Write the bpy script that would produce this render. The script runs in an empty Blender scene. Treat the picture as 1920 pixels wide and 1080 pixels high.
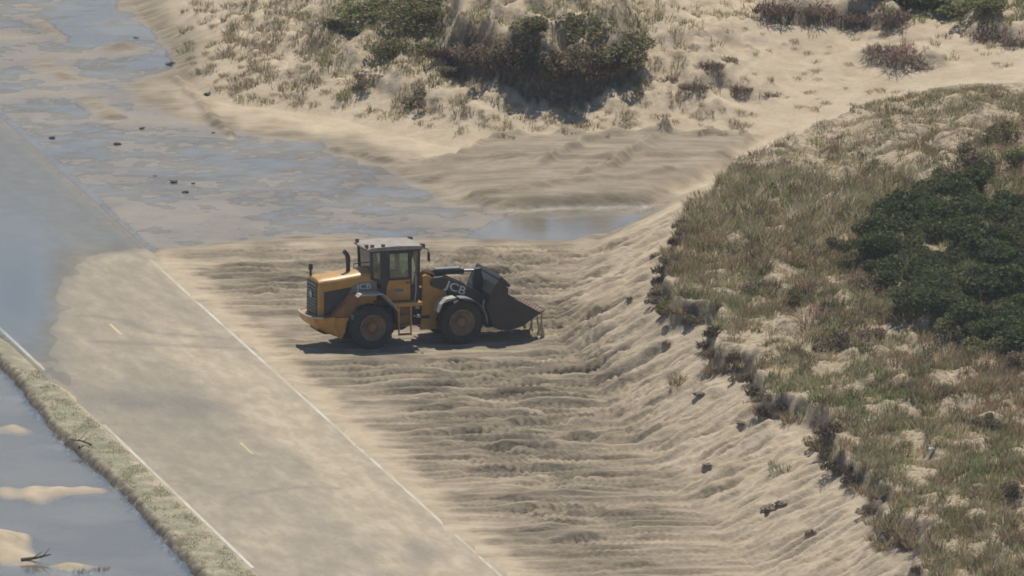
import bpy, bmesh, math
import numpy as np
from mathutils import Vector, Matrix
SC = bpy.context.scene
COL = SC.collection
R = math.radians
rng = np.random.RandomState(7)

# ------------------------------------------------------------------ camera
PITCH = R(10.5); DIST = 629.0; FPX = 33345.0; W0, H0 = 1920, 1080
cp, sp = math.cos(PITCH), math.sin(PITCH)
AIM = np.array([2.97, 10.7, 0.0])
FWD = np.array([0, cp, -sp]); UPV = np.array([0, sp, cp]); RGT = np.array([1.0, 0, 0])
CAM = AIM - DIST * FWD
cd = bpy.data.cameras.new('camera'); cam = bpy.data.objects.new('camera', cd); COL.objects.link(cam)
cd.sensor_width = 36; cd.lens = FPX / W0 * 36; cd.clip_start = 10; cd.clip_end = 20000
cam.location = CAM; cam.rotation_euler = (math.pi / 2 - PITCH, 0, 0)
SC.camera = cam
HAZE = 0.8e-4

# ------------------------------------------------------------------ light
SUN_EL, SUN_AZ = R(64), R(8)           # azimuth measured from +Y (away from camera) towards +X
wd = bpy.data.worlds.new('World'); SC.world = wd; wd.use_nodes = True
nt = wd.node_tree; nt.nodes.clear()
sky = nt.nodes.new('ShaderNodeTexSky'); sky.sky_type = 'NISHITA'; sky.sun_disc = False
sky.sun_elevation = SUN_EL; sky.sun_rotation = SUN_AZ; sky.air_density = 1.0; sky.dust_density = 0.25; sky.ozone_density = 3.0
bg = nt.nodes.new('ShaderNodeBackground'); bg.inputs['Strength'].default_value = 0.085
wo = nt.nodes.new('ShaderNodeOutputWorld')
nt.links.new(sky.outputs[0], bg.inputs[0]); nt.links.new(bg.outputs[0], wo.inputs[0])
sl = bpy.data.lights.new('sun', 'SUN'); sl.energy = 4.7; sl.angle = R(0.53); sl.color = (1.0, 0.945, 0.84)
so = bpy.data.objects.new('sun', sl); COL.objects.link(so)
sdir = Vector((math.sin(SUN_AZ) * math.cos(SUN_EL), math.cos(SUN_AZ) * math.cos(SUN_EL), math.sin(SUN_EL)))
so.rotation_euler = sdir.to_track_quat('Z', 'Y').to_euler(); so.location = (0, 0, 200)
SC.view_settings.view_transform = 'Standard'; SC.view_settings.look = 'None'
SC.view_settings.gamma = 1.0; SC.view_settings.exposure = 0.0; SC.view_settings.use_curve_mapping = False
SC.render.engine = 'CYCLES'
SC.cycles.max_bounces = 5; SC.cycles.diffuse_bounces = 2; SC.cycles.glossy_bounces = 3
SC.cycles.transparent_max_bounces = 8; SC.cycles.use_denoising = True
SC.cycles.pixel_filter_type = 'BLACKMAN_HARRIS'; SC.cycles.filter_width = 1.75

# ------------------------------------------------------------------ helpers: projection, noise, distances
def project(x, y, z):
    rx = x - CAM[0]; ry = y - CAM[1]; rz = z - CAM[2]
    d = ry * FWD[1] + rz * FWD[2]
    return 960 + FPX * rx / d, 540 - FPX * (ry * UPV[1] + rz * UPV[2]) / d
def unproj(u, v, z=0.0):
    u = np.asarray(u, float); v = np.asarray(v, float)
    a = (u - 960) / FPX; b = (540 - v) / FPX
    dx = a; dy = FWD[1] + b * UPV[1]; dz = FWD[2] + b * UPV[2]
    t = (z - CAM[2]) / dz
    return CAM[0] + t * dx, CAM[1] + t * dy
def pts(px, z=0.0):
    a = np.array(px, float); x, y = unproj(a[:, 0], a[:, 1], z)
    return np.stack([x, y], 1)

_tab = {}
def pn(x, y, seed=0):
    if seed not in _tab:
        a = np.random.RandomState(seed + 100).rand(256, 256) * 2 * np.pi
        _tab[seed] = (np.cos(a).astype(np.float32), np.sin(a).astype(np.float32))
    gc, gs = _tab[seed]
    xi = np.floor(x).astype(np.int64); yi = np.floor(y).astype(np.int64)
    fx = (x - xi).astype(np.float32); fy = (y - yi).astype(np.float32)
    w = fx * fx * fx * (fx * (fx * 6 - 15) + 10); q = fy * fy * fy * (fy * (fy * 6 - 15) + 10)
    def g(ix, iy, dx, dy):
        i = ix & 255; j = iy & 255
        return gc[i, j] * dx + gs[i, j] * dy
    a = g(xi, yi, fx, fy); b = g(xi + 1, yi, fx - 1, fy); c = g(xi, yi + 1, fx, fy - 1); d = g(xi + 1, yi + 1, fx - 1, fy - 1)
    return (a + (b - a) * w + ((c + (d - c) * w) - (a + (b - a) * w)) * q) * 1.5
def fbm(x, y, o=4, seed=0, gain=0.5):
    s = 0; a = 1.0; f = 1.0
    for i in range(o):
        s = s + a * pn(x * f + 17.3 * i, y * f - 9.1 * i, seed + i); a *= gain; f *= 2.03
    return s
def sst(a, b, x):
    t = np.clip((x - a) / (b - a), 0, 1); return t * t * (3 - 2 * t)
def seg_dist(x, y, P, closed=False):
    n = len(P); best = np.full(x.shape, 1e9)
    for i in range(n if closed else n - 1):
        a = P[i]; b = P[(i + 1) % n]; e = b - a; L = max(e @ e, 1e-9)
        t = np.clip(((x - a[0]) * e[0] + (y - a[1]) * e[1]) / L, 0, 1)
        best = np.minimum(best, (x - a[0] - t * e[0]) ** 2 + (y - a[1] - t * e[1]) ** 2)
    return np.sqrt(best)
def sdf(x, y, P):
    """signed distance in metres, positive inside"""
    d = seg_dist(x, y, P, True); ins = np.zeros(x.shape, bool); n = len(P)
    for i in range(n):
        x1, y1 = P[i]; x2, y2 = P[(i + 1) % n]
        if y1 == y2: continue
        c = ((y1 > y) != (y2 > y)) & (x < (x2 - x1) * (y - y1) / (y2 - y1) + x1)
        ins ^= c
    return np.where(ins, d, -d)

# ------------------------------------------------------------------ terrain
def axis(a, b, step, far, grow=1.22):
    core = list(np.arange(a, b, step)); s = step; lo = []; hi = []; p = core[0]
    while p > -far: s *= grow; p -= s; lo.append(p)
    s = step; p = core[-1]
    while p < far: s *= grow; p += s; hi.append(p)
    return np.array(lo[::-1] + core + hi)
GX = axis(-17.0, 23.5, 0.066, 1500)
GY = axis(-60.0, 90.0, 0.155, 1500); GY = np.concatenate([GY[GY < -60.01], np.arange(-60, 22, .108), np.arange(22, 90, .19), GY[GY >= 90]])
X, Y = np.meshgrid(GX, GY); U, V = project(X, Y, 0.0)
bh = Y < -600                              # behind the camera there is no pixel row
U = np.where(bh, 960, U); V = np.where(bh, 5000, V)

ROAD_R = pts([(280, 490), (600, 766), (804, 958), (934, 1080)], 0.06)
ROAD_L = pts([(0, 610), (75, 685), (200, 800), (350, 945), (490, 1080)], 0.06)
r0 = ROAD_R[0]; rdir = ROAD_R[0] - ROAD_R[-1]; rdir = rdir / np.linalg.norm(rdir)      # pointing away from the camera
ldir = ROAD_L[0] - ROAD_L[-1]; ldir = ldir / np.linalg.norm(ldir)
rdir = rdir + ldir; rdir /= np.linalg.norm(rdir); rnor = np.array([rdir[1], -rdir[0]])  # to the right of the road
def road_st(x, y):
    return (x - r0[0]) * rdir[0] + (y - r0[1]) * rdir[1], (x - r0[0]) * rnor[0] + (y - r0[1]) * rnor[1]
T_RL = float(np.mean(road_st(ROAD_R[:, 0], ROAD_R[:, 1])[1])); T_LL = float(np.mean(road_st(ROAD_L[:, 0], ROAD_L[:, 1])[1]))
T_R = T_RL + 0.45; T_L = T_LL - 0.30
S, T = road_st(X, Y)
WETROAD = pts([(-900, 0), (40, 130), (120, 220), (320, 440), (370, 462), (170, 482), (125, 540), (112, 620), (125, 690), (150, 740), (75, 708), (0, 640), (-900, 200)])
def road_z(x, y):
    d = sdf(x, y, WETROAD) + 0.5 * pn(x / 1.7, y / 3.1, 50)
    u_, v_ = project(x, y, 0.0)
    return 0.06 - 0.072 * sst(-1.6, 0.6, d + .5 * fbm(x / .9, y / 2.5, 3, 52)) - 0.012 * sst(.5, 2.5, d) - 0.06 * np.exp(-((u_ - 10) / 75) ** 2 - ((v_ - 545) / 110) ** 2)
LEDGE = pts([(-60, 610), (42, 706), (80, 758), (112, 800), (170, 850), (240, 912), (330, 1012), (400, 1090), (520, 1225), (900, 1700), (4000, 5000), (-60000, 5000), (-60000, 610)])

TOE = pts([(1232, 388), (1170, 425), (1110, 455), (1065, 520), (1035, 580), (1045, 640), (1095, 705), (1150, 785), (1210, 865), (1290, 950), (1380, 1040),
           (1440, 1110), (1520, 1210), (1600, 1310), (2400, 2400), (4000, 4500), (60000, 5000), (60000, 200), (2400, 235), (1920, 245), (1780, 255), (1600, 285), (1430, 335), (1310, 372)])
ZS = 1.9
SCARP = pts([(1318, 385), (1282, 430), (1292, 470), (1245, 500), (1224, 560), (1258, 590), (1312, 612), (1340, 672), (1362, 705), (1430, 742), (1472, 778), (1540, 832),
             (1590, 900), (1640, 972), (1690, 1045), (1745, 1125), (1850, 1300), (2700, 2400), (4300, 4500), (60000, 5000), (60000, 180), (2400, 190), (1920, 190), (1780, 192), (1600, 235), (1450, 292), (1370, 340)], ZS)
dT = sdf(X, Y, TOE); dS = sdf(X, Y, SCARP)
core = (X > -19) & (X < 27) & (Y > -64) & (Y < 120)
def lip_noise(x, y): return 0.30 * fbm(x / 1.1, y / 1.6, 3, 3) + 0.75 * fbm(x / 3.0, y / 6.0, 2, 7)
dSn = dS + lip_noise(X, Y)
tt = np.clip(dT / np.maximum(dT + np.maximum(-dS, 0), 1e-6), 0, 1)
slope_z = ZS * tt ** 1.12
top_z = ZS + 0.42 * sst(0, 0.35, dSn) + 0.115 * np.clip(dS, 0, 16) + sst(0.3, 3, dS) * (0.5 * fbm(X / 2.6, Y / 4.0, 3, 11) + 0.14 * fbm(X / 0.8, Y / 1.1, 2, 15))
near = np.where(dS > 0, top_z, slope_z + 0.42 * sst(0, 0.35, dSn)) + .38 * sst(0.0, .30, dSn) * np.exp(-np.clip(dSn, 0, 20) / 1.6) * (dT > 0)
near = np.where(dT > 0, near, 0)
NEARMASK = dT > 0

FTOE = pts([(-60000, -500), (60, -140), (200, -45), (245, 5), (300, 75), (328, 130), (372, 175), (425, 197), (620, 222), (780, 264), (880, 288), (935, 272), (1080, 266), (1240, 270), (1410, 270), (1600, 240),
            (1920, 218), (2400, 205), (60000, 190), (60000, -900), (-60000, -900)])
dF = sdf(X, Y, FTOE)
dFn = dF + 0.5 * fbm(X / 2.2, Y / 3, 3, 21) * sst(0, 3, dF)
xg = unproj(1400, 270)[0]
sl_ = np.interp(U, [200, 420, 700, 900, 1150, 1400, 1600, 1920, 2300], [0.36, 0.38, 0.34, 0.33, 0.34, 0.27, 0.17, 0.14, 0.14])
dcl = np.clip(dFn, 0, 60)
far = sl_ * np.where(dcl < 9, dcl, 9 + np.minimum(dcl - 9, 20) * 0.08)
gapf = 0.19 * np.clip(X - xg, 0, 14) * sst(345, 225, V)
far = np.where(dF > 0, far, 0) + gapf
rough = sst(0.8, 4, dF) * sst(1500, 1250, U) + 0.35 * sst(0.5, 3, dF)
far = far + rough * (0.26 * fbm(X / 1.6, Y / 2.4, 3, 31) + 0.17 * np.abs(fbm(X / 0.55, Y / 0.8, 3, 35)))
Zb = np.maximum(near, far)

def height_at(Z, x, y):
    i = np.clip(np.searchsorted(GX, x) - 1, 0, len(GX) - 2); j = np.clip(np.searchsorted(GY, y) - 1, 0, len(GY) - 2)
    fx = np.clip((x - GX[i]) / (GX[i + 1] - GX[i]), 0, 1); fy = np.clip((y - GY[j]) / (GY[j + 1] - GY[j]), 0, 1)
    return (Z[j, i] * (1 - fx) + Z[j, i + 1] * fx) * (1 - fy) + (Z[j + 1, i] * (1 - fx) + Z[j + 1, i + 1] * fx) * fy
YS = np.arange(-60, 110, 0.12)
def hit(Z, u, v):
    """where the sight line through a photo pixel meets the terrain"""
    a = (u - 960) / FPX; b = (540 - v) / FPX
    dy = FWD[1] + b * UPV[1]; dz = FWD[2] + b * UPV[2]
    t = (YS - CAM[1]) / dy
    x = CAM[0] + a * t; z = CAM[2] + dz * t
    h = height_at(Z, x, YS); k = np.argmax(h >= z)
    if h[k] < z[k]: k = len(YS) - 1
    return float(x[k]), float(YS[k]), float(h[k])
def hitpts(Z, px): return np.array([hit(Z, u, v)[:2] for u, v in px])

# eroded steps on the far dunes (a bank that faces the road)
def bank(Z, front, hgt, w=0.22, back=14, seed=0):
    f = hitpts(Z, front); far_ = f[::-1] + np.array([0, back])
    P = np.concatenate([f, far_]); d = sdf(X, Y, P) + 0.22 * fbm(X / 0.9, Y / 1.3, 2, 60 + seed)
    ends = np.minimum(seg_dist(X, Y, np.array([f[0], far_[-1]])), seg_dist(X, Y, np.array([f[-1], far_[0]])))
    hv = hgt * (0.85 + 0.45 * fbm(X / 1.4, Y / 1.8, 2, 64 + seed))
    return Z + hv * (.55 * sst(0, w, d) + .45 * sst(.15, w + .55, d + .3 * pn(X / .5, Y / .7, 66 + seed))) * sst(0, 2.5, seg_dist(X, Y, far_)) * sst(0, 1.6, ends), np.where(ends > .8, d, -9)
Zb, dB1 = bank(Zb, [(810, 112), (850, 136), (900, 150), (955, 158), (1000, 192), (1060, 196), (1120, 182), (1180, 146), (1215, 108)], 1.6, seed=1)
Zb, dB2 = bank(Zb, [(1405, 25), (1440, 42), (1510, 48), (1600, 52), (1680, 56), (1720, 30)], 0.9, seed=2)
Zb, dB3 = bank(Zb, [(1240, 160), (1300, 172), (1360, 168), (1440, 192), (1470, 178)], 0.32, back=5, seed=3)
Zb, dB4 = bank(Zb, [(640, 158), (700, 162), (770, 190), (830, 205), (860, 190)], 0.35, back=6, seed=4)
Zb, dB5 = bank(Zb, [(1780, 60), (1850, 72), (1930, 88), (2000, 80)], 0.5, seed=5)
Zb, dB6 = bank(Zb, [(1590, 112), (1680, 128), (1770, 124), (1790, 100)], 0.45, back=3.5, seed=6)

# ---- smoothed fans of drained sand beyond the loader
FAN = pts([(735, 318), (800, 300), (862, 291), (900, 270), (1080, 260), (1420, 262), (1400, 300), (1320, 345), (1240, 376), (1215, 386), (1080, 391), (985, 396), (930, 404), (880, 385), (800, 345)])
dFan = sdf(X, Y, FAN) + 0.35 * fbm(X / 1.2, Y / 3, 2, 70)
fan = 0.30 * sst(-0.1, 0.7, dFan) * sst(740, 1000, U) + 0.05 * sst(-0.3, 1.0, dFan)
def ridge(px, h, w, seed, z=0.15):
    P = pts(px, z); d = seg_dist(X + 0.15 * pn(X / 0.8, Y / 1.5, seed), Y + 0.3 * pn(X / 0.9, Y / 1.2, seed + 1), P)
    return h * np.exp(-(d / w) ** 2) * (0.85 + 0.5 * pn(X / 0.9, Y / 1.2, seed + 2))
for k, (px, h, w) in enumerate([([(868, 290), (905, 270), (1000, 259), (1085, 262)], .16, .45), ([(1020, 318), (1060, 296), (1120, 268), (1245, 263)], .16, .4), ([(1150, 320), (1190, 298), (1252, 262)], .2, .4),
                                ([(1250, 264), (1400, 264)], .14, .5), ([(620, 275), (750, 302), (1100, 309), (1400, 301)], .12, .45), ([(890, 372), (985, 366), (1060, 352), (1180, 346), (1260, 330)], .12, .5),
                                ([(800, 335), (930, 318), (1000, 312)], .08, .5), ([(1070, 345), (1150, 322), (1180, 312)], .13, .35), ([(430, 250), (330, 140)], .12, .35)]):
    fan = fan + ridge(px, h * 1.8, w * .5, 80 + 3 * k)

# ---- flat ground: worked sand, flooded wash, pond
FLOOD = pts([(-900, -200), (215, -10), (250, 40), (335, 92), (325, 130), (255, 160), (275, 200), (425, 248), (600, 268), (690, 300), (760, 335), (860, 385), (985, 392), (1100, 388), (1225, 384), (1210, 405), (1150, 435), (1060, 452), (900, 447),
             (800, 448), (640, 446), (560, 440), (470, 452), (330, 462), (130, 480), (-250, 230), (-900, 190)])
dFl = sdf(X, Y, FLOOD) + 0.5 * fbm(X / 1.5, Y / 5, 2, 90)
POOL = pts([(880, 446), (925, 418), (985, 400), (1100, 392), (1225, 386), (1195, 412), (1140, 436), (1060, 450)])
dPool = sdf(X, Y, POOL)
fan = fan * sst(.9, -.1, dPool)
an = fbm(X / 3.0, Y / 2.6, 4, 95)
fl = -0.017 + 0.030 * an + 0.020 * fbm(X / 1.3, Y / 0.9, 3, 97) + 0.014 * fbm(X / 0.5, Y / 0.6, 2, 99)
# drier, sandier low ground towards the loader; deeper water far left
fl = fl + 0.030 * np.exp(-((U - 330) / 170) ** 2 - ((V - 420) / 45) ** 2) - 0.012 * np.exp(-((U - 560) / 230) ** 2 - ((V - 310) / 45) ** 2) - 0.03 * np.exp(-((U - 230) / 160) ** 2 - ((V - 60) / 60) ** 2) - 0.20 * sst(-0.4, 0.8, dPool)
for (cu, cv, ru, rv, h) in [(222, 93, 36, 8, .26), (135, 105, 120, 6, .10), (70, 176, 110, 6, .09), (30, 70, 70, 9, .07), (345, 76, 45, 4, .10), (300, 160, 90, 8, .05), (370, 215, 70, 26, .10),
                           (820, 420, 95, 14, .045), (190, 190, 130, 5, .03), (250, 233, 60, 6, .03)]:
    fl = fl + h * np.exp(-((U - cu) / ru) ** 2 - ((V - cv) / rv) ** 2) * (0.8 + 0.5 * pn(X / 0.8, Y / 1.1, 120))

for k_, (px_, h_, w_) in enumerate([([(166, 188), (192, 203), (216, 224)], .20, .42), ([(68, 38), (92, 58), (114, 76)], .13, .3), ([(78, 120), (104, 132), (134, 150)], .13, .7)]): fl = fl + ridge(px_, h_, w_, 400 + 3 * k_, 0)
flat = 0.045 + 0.02 * fbm(X / 4, Y / 6, 2, 130)
an2 = fbm(X / 5.5, Y / 0.7, 3, 140); rid = 1 - np.abs(fbm(X / 7.5, Y / 1.0, 2, 150)) * 1.9
LOADER_C = np.array(unproj(790, 648, 0.0))
saw = fbm(X / 7.0 + 3, (Y + .2 * pn(X / 2.6, Y / 1.5, 157)) / .55, 2, 156)
det = 0.075 * an2 + 0.12 * np.sign(saw) * np.abs(saw) ** .6 * sst(-.4, .3, fbm(X / 4, Y / 3, 2, 159)) + 0.20 * np.clip(rid - 0.55, 0, 1) * (0.6 + 0.6 * pn(X / 3, Y / 3, 155)) + 0.028 * fbm(X / 0.28, Y / 0.35, 2, 158)
# tyre ruts: each pass presses two lugged lanes into the sand
trk = det.copy(); mark = np.zeros_like(det)
ys = np.concatenate([np.linspace(-58, 19, 80) + rng.uniform(-0.7, 0.7, 80)])
for k, y0 in enumerate(ys):
    slp = rng.uniform(-0.06, 0.10) + (0.16 if y0 > -4 else 0); cur = rng.uniform(-0.004, 0.006)
    xs = rng.uniform(-9, 0) - 0.17 * y0; xe = rng.uniform(6, 11) - 0.18 * y0
    dp = rng.uniform(0.06, 0.17); ph = rng.uniform(0, 6); pitch = rng.uniform(0.24, 0.30)
    for off in (-1.05, 1.05):
        yc = y0 + off + slp * (X - xs) + cur * (X - xs) ** 2 + 0.12 * np.sin(X * 0.5 + ph)
        dy = Y - yc; a = np.abs(dy)
        on = (a < 1.0) & (X > xs) & (X < xe)
        if not on.any(): continue
        dyo = dy[on]; ao = a[on]; xo = X[on]
        fade = sst(0, 1.2, xo - xs) * sst(0, 1.5, xe - xo) * (0.55 + 0.6 * sst(-0.3, 0.3, pn(xo / 2.3, np.full_like(xo, k * 1.7), 160)))
        m = sst(0.37, 0.30, ao) * np.clip(fade, 0, 1)
        tread = 0.036 * np.sign(np.sin((xo + 0.5 * ao) * 2 * np.pi / pitch + ph + (dyo > 0) * 2.2))
        val = trk[on] * (1 - 0.75 * m) + m * (-dp + tread) + 0.16 * np.exp(-((ao - 0.46) / 0.11) ** 2) * fade * (0.55 + 0.5 * pn(xo / 1.8, yc[on], 165))
        trk[on] = val; mark[on] = np.maximum(mark[on] * (1 - m), m * fade)
trk = np.clip(trk, -.2, .3)
# the freshest single lanes, cut deepest
for k, (u0, u1, v0, v1) in enumerate([(965, 1350, 1050, 1040), (985, 1440, 1078, 1052), (1010, 1290, 1022, 1000), (990, 1180, 908, 900), (980, 1230, 868, 846), (860, 1120, 768, 764), (800, 1110, 750, 742), (940, 1330, 802, 770), (1000, 1300, 838, 800), (700, 1000, 700, 690), (640, 900, 735, 728), (760, 1060, 820, 812), (850, 1080, 890, 884), (930, 1210, 965, 950), (820, 1080, 540, 512), (790, 1080, 512, 490), (840, 1120, 475, 462), (400, 560, 560, 548), (330, 560, 520, 512)]):
    (xa, ya), (xb, yb) = unproj(u0, v0), unproj(u1, v1); yc = ya + (yb - ya) * (X - xa) / (xb - xa) + .1 * np.sin(X * .7 + k); dy = Y - yc
    on = (np.abs(dy) < 1.0) & (X > xa) & (X < xb)
    xo, dyo = X[on], dy[on]; ao = np.abs(dyo); fade = sst(0, .8, xo - xa) * sst(0, 1.2, xb - xo); m = sst(.36, .29, ao) * fade
    tread = .045 * np.sign(np.sin((xo + .5 * ao) * 2 * np.pi / .3 + (dyo > 0) * 2.2))
    trk[on] = trk[on] * (1 - m) + m * (-.13 + tread) + fade * (.20 * np.exp(-((dyo - .47) / .12) ** 2) + .13 * np.exp(-((dyo + .47) / .10) ** 2)) * (.7 + .5 * pn(xo / 1.5, dyo * 0 + k, 167)); mark[on] = np.maximum(mark[on], m)
# windrows: long spill ridges left by the bucket
for k in range(95):
    y0 = rng.uniform(-58, 22); xs = rng.uniform(-4, 5) - 0.17 * y0; L = rng.uniform(1.5, 8); slp = rng.uniform(-0.05, 0.12); h = rng.uniform(0.08, 0.28)
    yc = y0 + slp * (X - xs) + 0.18 * np.sin(X * 0.9 + k); on = (np.abs(Y - yc) < 1.2) & (X > xs - 1) & (X < xs + L + 1)
    if on.any():
        xo = X[on]; f = sst(-0.6, 0.8, xo - xs) * sst(-0.6, 0.8, xs + L - xo)
        trk[on] += h * f * np.where(Y[on] < yc[on], np.exp(-((Y[on] - yc[on]) / 0.13) ** 2), np.exp(-((Y[on] - yc[on]) / 0.42) ** 2)) * (0.75 + 0.5 * pn(xo / 2.2, Y[on] / 1.0, 170 + k % 5))
trk = np.where(trk > .1, .1 + .14 * np.tanh((trk - .1) / .14), trk); trk = np.maximum(trk, -.13)
amp = np.interp(U + 0.35 * (V - 645), [300, 560, 800, 1150, 1400], [0.9, 1.0, 1.15, 1.15, 0.6])
amp = amp * sst(452, 485, V) * np.where(NEARMASK & (dS > -0.5), sst(0.5, -1.0, dS), 1)
nearroad = sst(T_R + 3.2, T_R + 1.0, T)
amp = amp * (1 - 0.6 * nearroad) * (1 - .5 * sst(.8, 2.2, dT))
# furrows running down the cut slope
slp_m = sst(0.1, 1.2, dT) * sst(-0.1, -0.8, dS)
fur = fbm((X * .95 + Y * .3) / 3.2, (Y * .95 - X * .3) / .75, 4, 180) + .5 * (.35 - np.abs(fbm((X * .9 + Y * .42) / 4.0, (Y * .9 - X * .42) / .8, 2, 183)))
work = trk * amp + slp_m * (0.30 * fur + 0.03 * fbm(X / 0.5, Y / 0.9, 2, 185)) * (0.5 + 0.5 * sst(430, 560, V))
inF = sst(-0.4, 0.4, dFl) * sst(T_R - 1.0, T_R + 0.3, T)
loadm = sst(4.3, 3.0, np.sqrt(((X - LOADER_C[0]) / 1.15) ** 2 + ((Y - LOADER_C[1]) / 0.8) ** 2))
flatz = flat + work
flatz = flatz * (1 - 0.85 * loadm) + 0.85 * loadm * 0.03
low = flatz * (1 - inF) + inF * (fl + trk * 0.12 * sst(440, 400, V) * 0)
low = low + fan * (1 - sst(0.2, 2.0, dT) * 0)
farflat = sst(460, 440, V)
Z = np.where(NEARMASK, Zb + work * sst(0, 0.4, -dS + 0.3), np.where(dF > 0, Zb + fan * sst(1.5, 0, dF), low))
Z = np.where(NEARMASK | (dF > 0), Z, Z + gapf)
# road bed, shoulder and the pond on the left
bedw = sst(T_R + 0.35, T_R - 0.1, T)
drift = 0.03 * fbm(X / 1.3, Y / 4.2, 3, 190) + 0.012 * fbm(X / 0.4, Y / 0.9, 2, 195)
rz = road_z(X, Y)
RB = np.where(T > T_R - 1.2, rz - 0.05 + sst(T_R - 1.0, T_R + 0.1, T) * 0.075 * sst(2, -3, S) + drift * 0.9, rz - 0.16)
onroad = (T < T_R + 0.35) & (dF < 0)
Z = np.where(onroad, Z * (1 - bedw) + RB * bedw, Z)
shw = sst(T_L + 0.9, T_L + 0.1, T) * sst(-1.0, 0.5, -sdf(X, Y, WETROAD))
Z = np.where(T < T_L + 0.9, Z * (1 - shw) + shw * (0.07 + 0.008 * drift / 0.03), Z)
dP = sdf(X, Y, LEDGE) + 0.16 * fbm(X / 0.3, Y / 0.5, 3, 200)
pf = -0.33 + 0.045 * fbm(X / 2.2, Y / 4, 3, 205)
for (cu, cv, ru, rv, h) in [(15, 805, 105, 20, .24), (55, 928, 115, 24, .28), (150, 918, 80, 10, .20), (-10, 1020, 60, 26, .75), (30, 1050, 45, 12, .32), (150, 1062, 80, 7, .26), (10, 735, 70, 6, .13), (90, 830, 60, 5, .12), (-20, 880, 50, 8, .1), (200, 1130, 120, 14, .3)]:
    pf = pf + h * np.exp(-((U - cu) / ru) ** 2 - ((V + 8 - cv) / rv) ** 2) * (0.9 + 0.35 * pn(X / 0.8, Y / 2, 210))
pw = sst(0.0, 0.38, dP)
Z = np.where(T < T_L + 0.9, Z * (1 - pw) + pf * pw, Z)

# masks the material reads: damp worked sand, litter under plants, wet sand
veg = sst(-0.2, 0.5, dSn) * NEARMASK
dampm = np.clip(0.78 + 0.55 * np.clip(an2 * 0.8 + 0.7 * fbm(X / 5, Y / 2.2, 3, 220), -1, 1), 0, 1) * np.interp(U - 0.45 * (V - 645), [300, 700, 1000, 1200, 1380], [1.0, 1.0, 1.0, 0.6, 0.2]) * sst(452, 480, V)
Tn = T + .5 * fbm(X / 1.2, Y / 1.0, 3, 222)
dampm = dampm * (.15 + .85 * sst(T_R + .2, T_R + 1.1, Tn)) + 0.25 * mark * sst(1300, 1000, U)
dampm = np.maximum(dampm * (1 - veg), 0.8 * sst(-0.3, 0.8, dFan) * (dF < 0.3)) * (1 - slp_m * 0.55)
dampm = np.maximum(dampm, .95 * sst(-3.2, -.1, dFl + .8 * fbm(X / 1.6, Y / 4, 3, 224)) * (T > T_R) * sst(2.2, .2, dT) * sst(2.5, .3, dF))
wet = np.maximum(inF * sst(0.05, -0.01, Z), pw * sst(-0.04, -0.17, Z))
wet = np.maximum(wet, 0.9 * inF * sst(0.12, 0.0, Z))
soil_shade = np.exp(-((dB1 - .3) / .55) ** 2) * sst(-.15, .05, dB1) + sum(np.exp(-((d_ - .12) / .25) ** 2) * w_ for d_, w_ in ((dB1, 1.0), (dB2, .9), (dB3, .35), (dB4, .35), (dB5, .6), (dB6, .4))) + .95 * np.exp(-((dSn - .10) / .32) ** 2) * NEARMASK * sst(-.35, .2, fbm(X / .8, Y / 1.5, 2, 240)) + .9 * np.exp(-((dP - .22) / .16) ** 2) * (T < T_L + .5)  # dark soil on lip and pond edge; on far banks, hollow shade painted dark
fveg = np.clip(np.interp(U, [380, 520, 640, 1180, 1300], [0, .35, .8, .75, .15]) * sst(1.5, 5, dF) + 0.6 * sst(0, 1.5, dB2) + .5 * sst(0, 1.5, dB5), 0, 1)
vegm = np.maximum(veg, fveg * sst(-0.5, 0.35, fbm(X / 1.5, Y / 2.5, 3, 230)))
green = sst(T_L + 0.3, T_L - 0.1, T) * (1 - pw) * (T < T_L + 0.5)

def grid_mesh(name, Xg, Yg, Zg):
    ny, nx = Xg.shape; me = bpy.data.meshes.new(name)
    co = np.stack([Xg, Yg, Zg], -1).reshape(-1, 3).astype(np.float32)
    i = np.arange(nx - 1); j = np.arange(ny - 1); I, J = np.meshgrid(i, j); a = (J * nx + I).ravel()
    f = np.stack([a, a + 1, a + nx + 1, a + nx], 1).astype(np.int32)
    raw_mesh(me, co, f); return me
def raw_mesh(me, co, f, smooth=True):
    n, k = f.shape
    me.vertices.add(len(co)); me.vertices.foreach_set('co', np.ascontiguousarray(co, np.float32).ravel())
    me.loops.add(n * k); me.loops.foreach_set('vertex_index', np.ascontiguousarray(f, np.int32).ravel())
    me.polygons.add(n); me.polygons.foreach_set('loop_start', np.arange(0, n * k, k, dtype=np.int32))
    me.polygons.foreach_set('use_smooth', np.full(n, smooth)); me.update(calc_edges=True)
def attr(me, name, a):
    at = me.attributes.new(name, 'FLOAT', 'POINT'); at.data.foreach_set('value', np.ascontiguousarray(a, np.float32).ravel())

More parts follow.
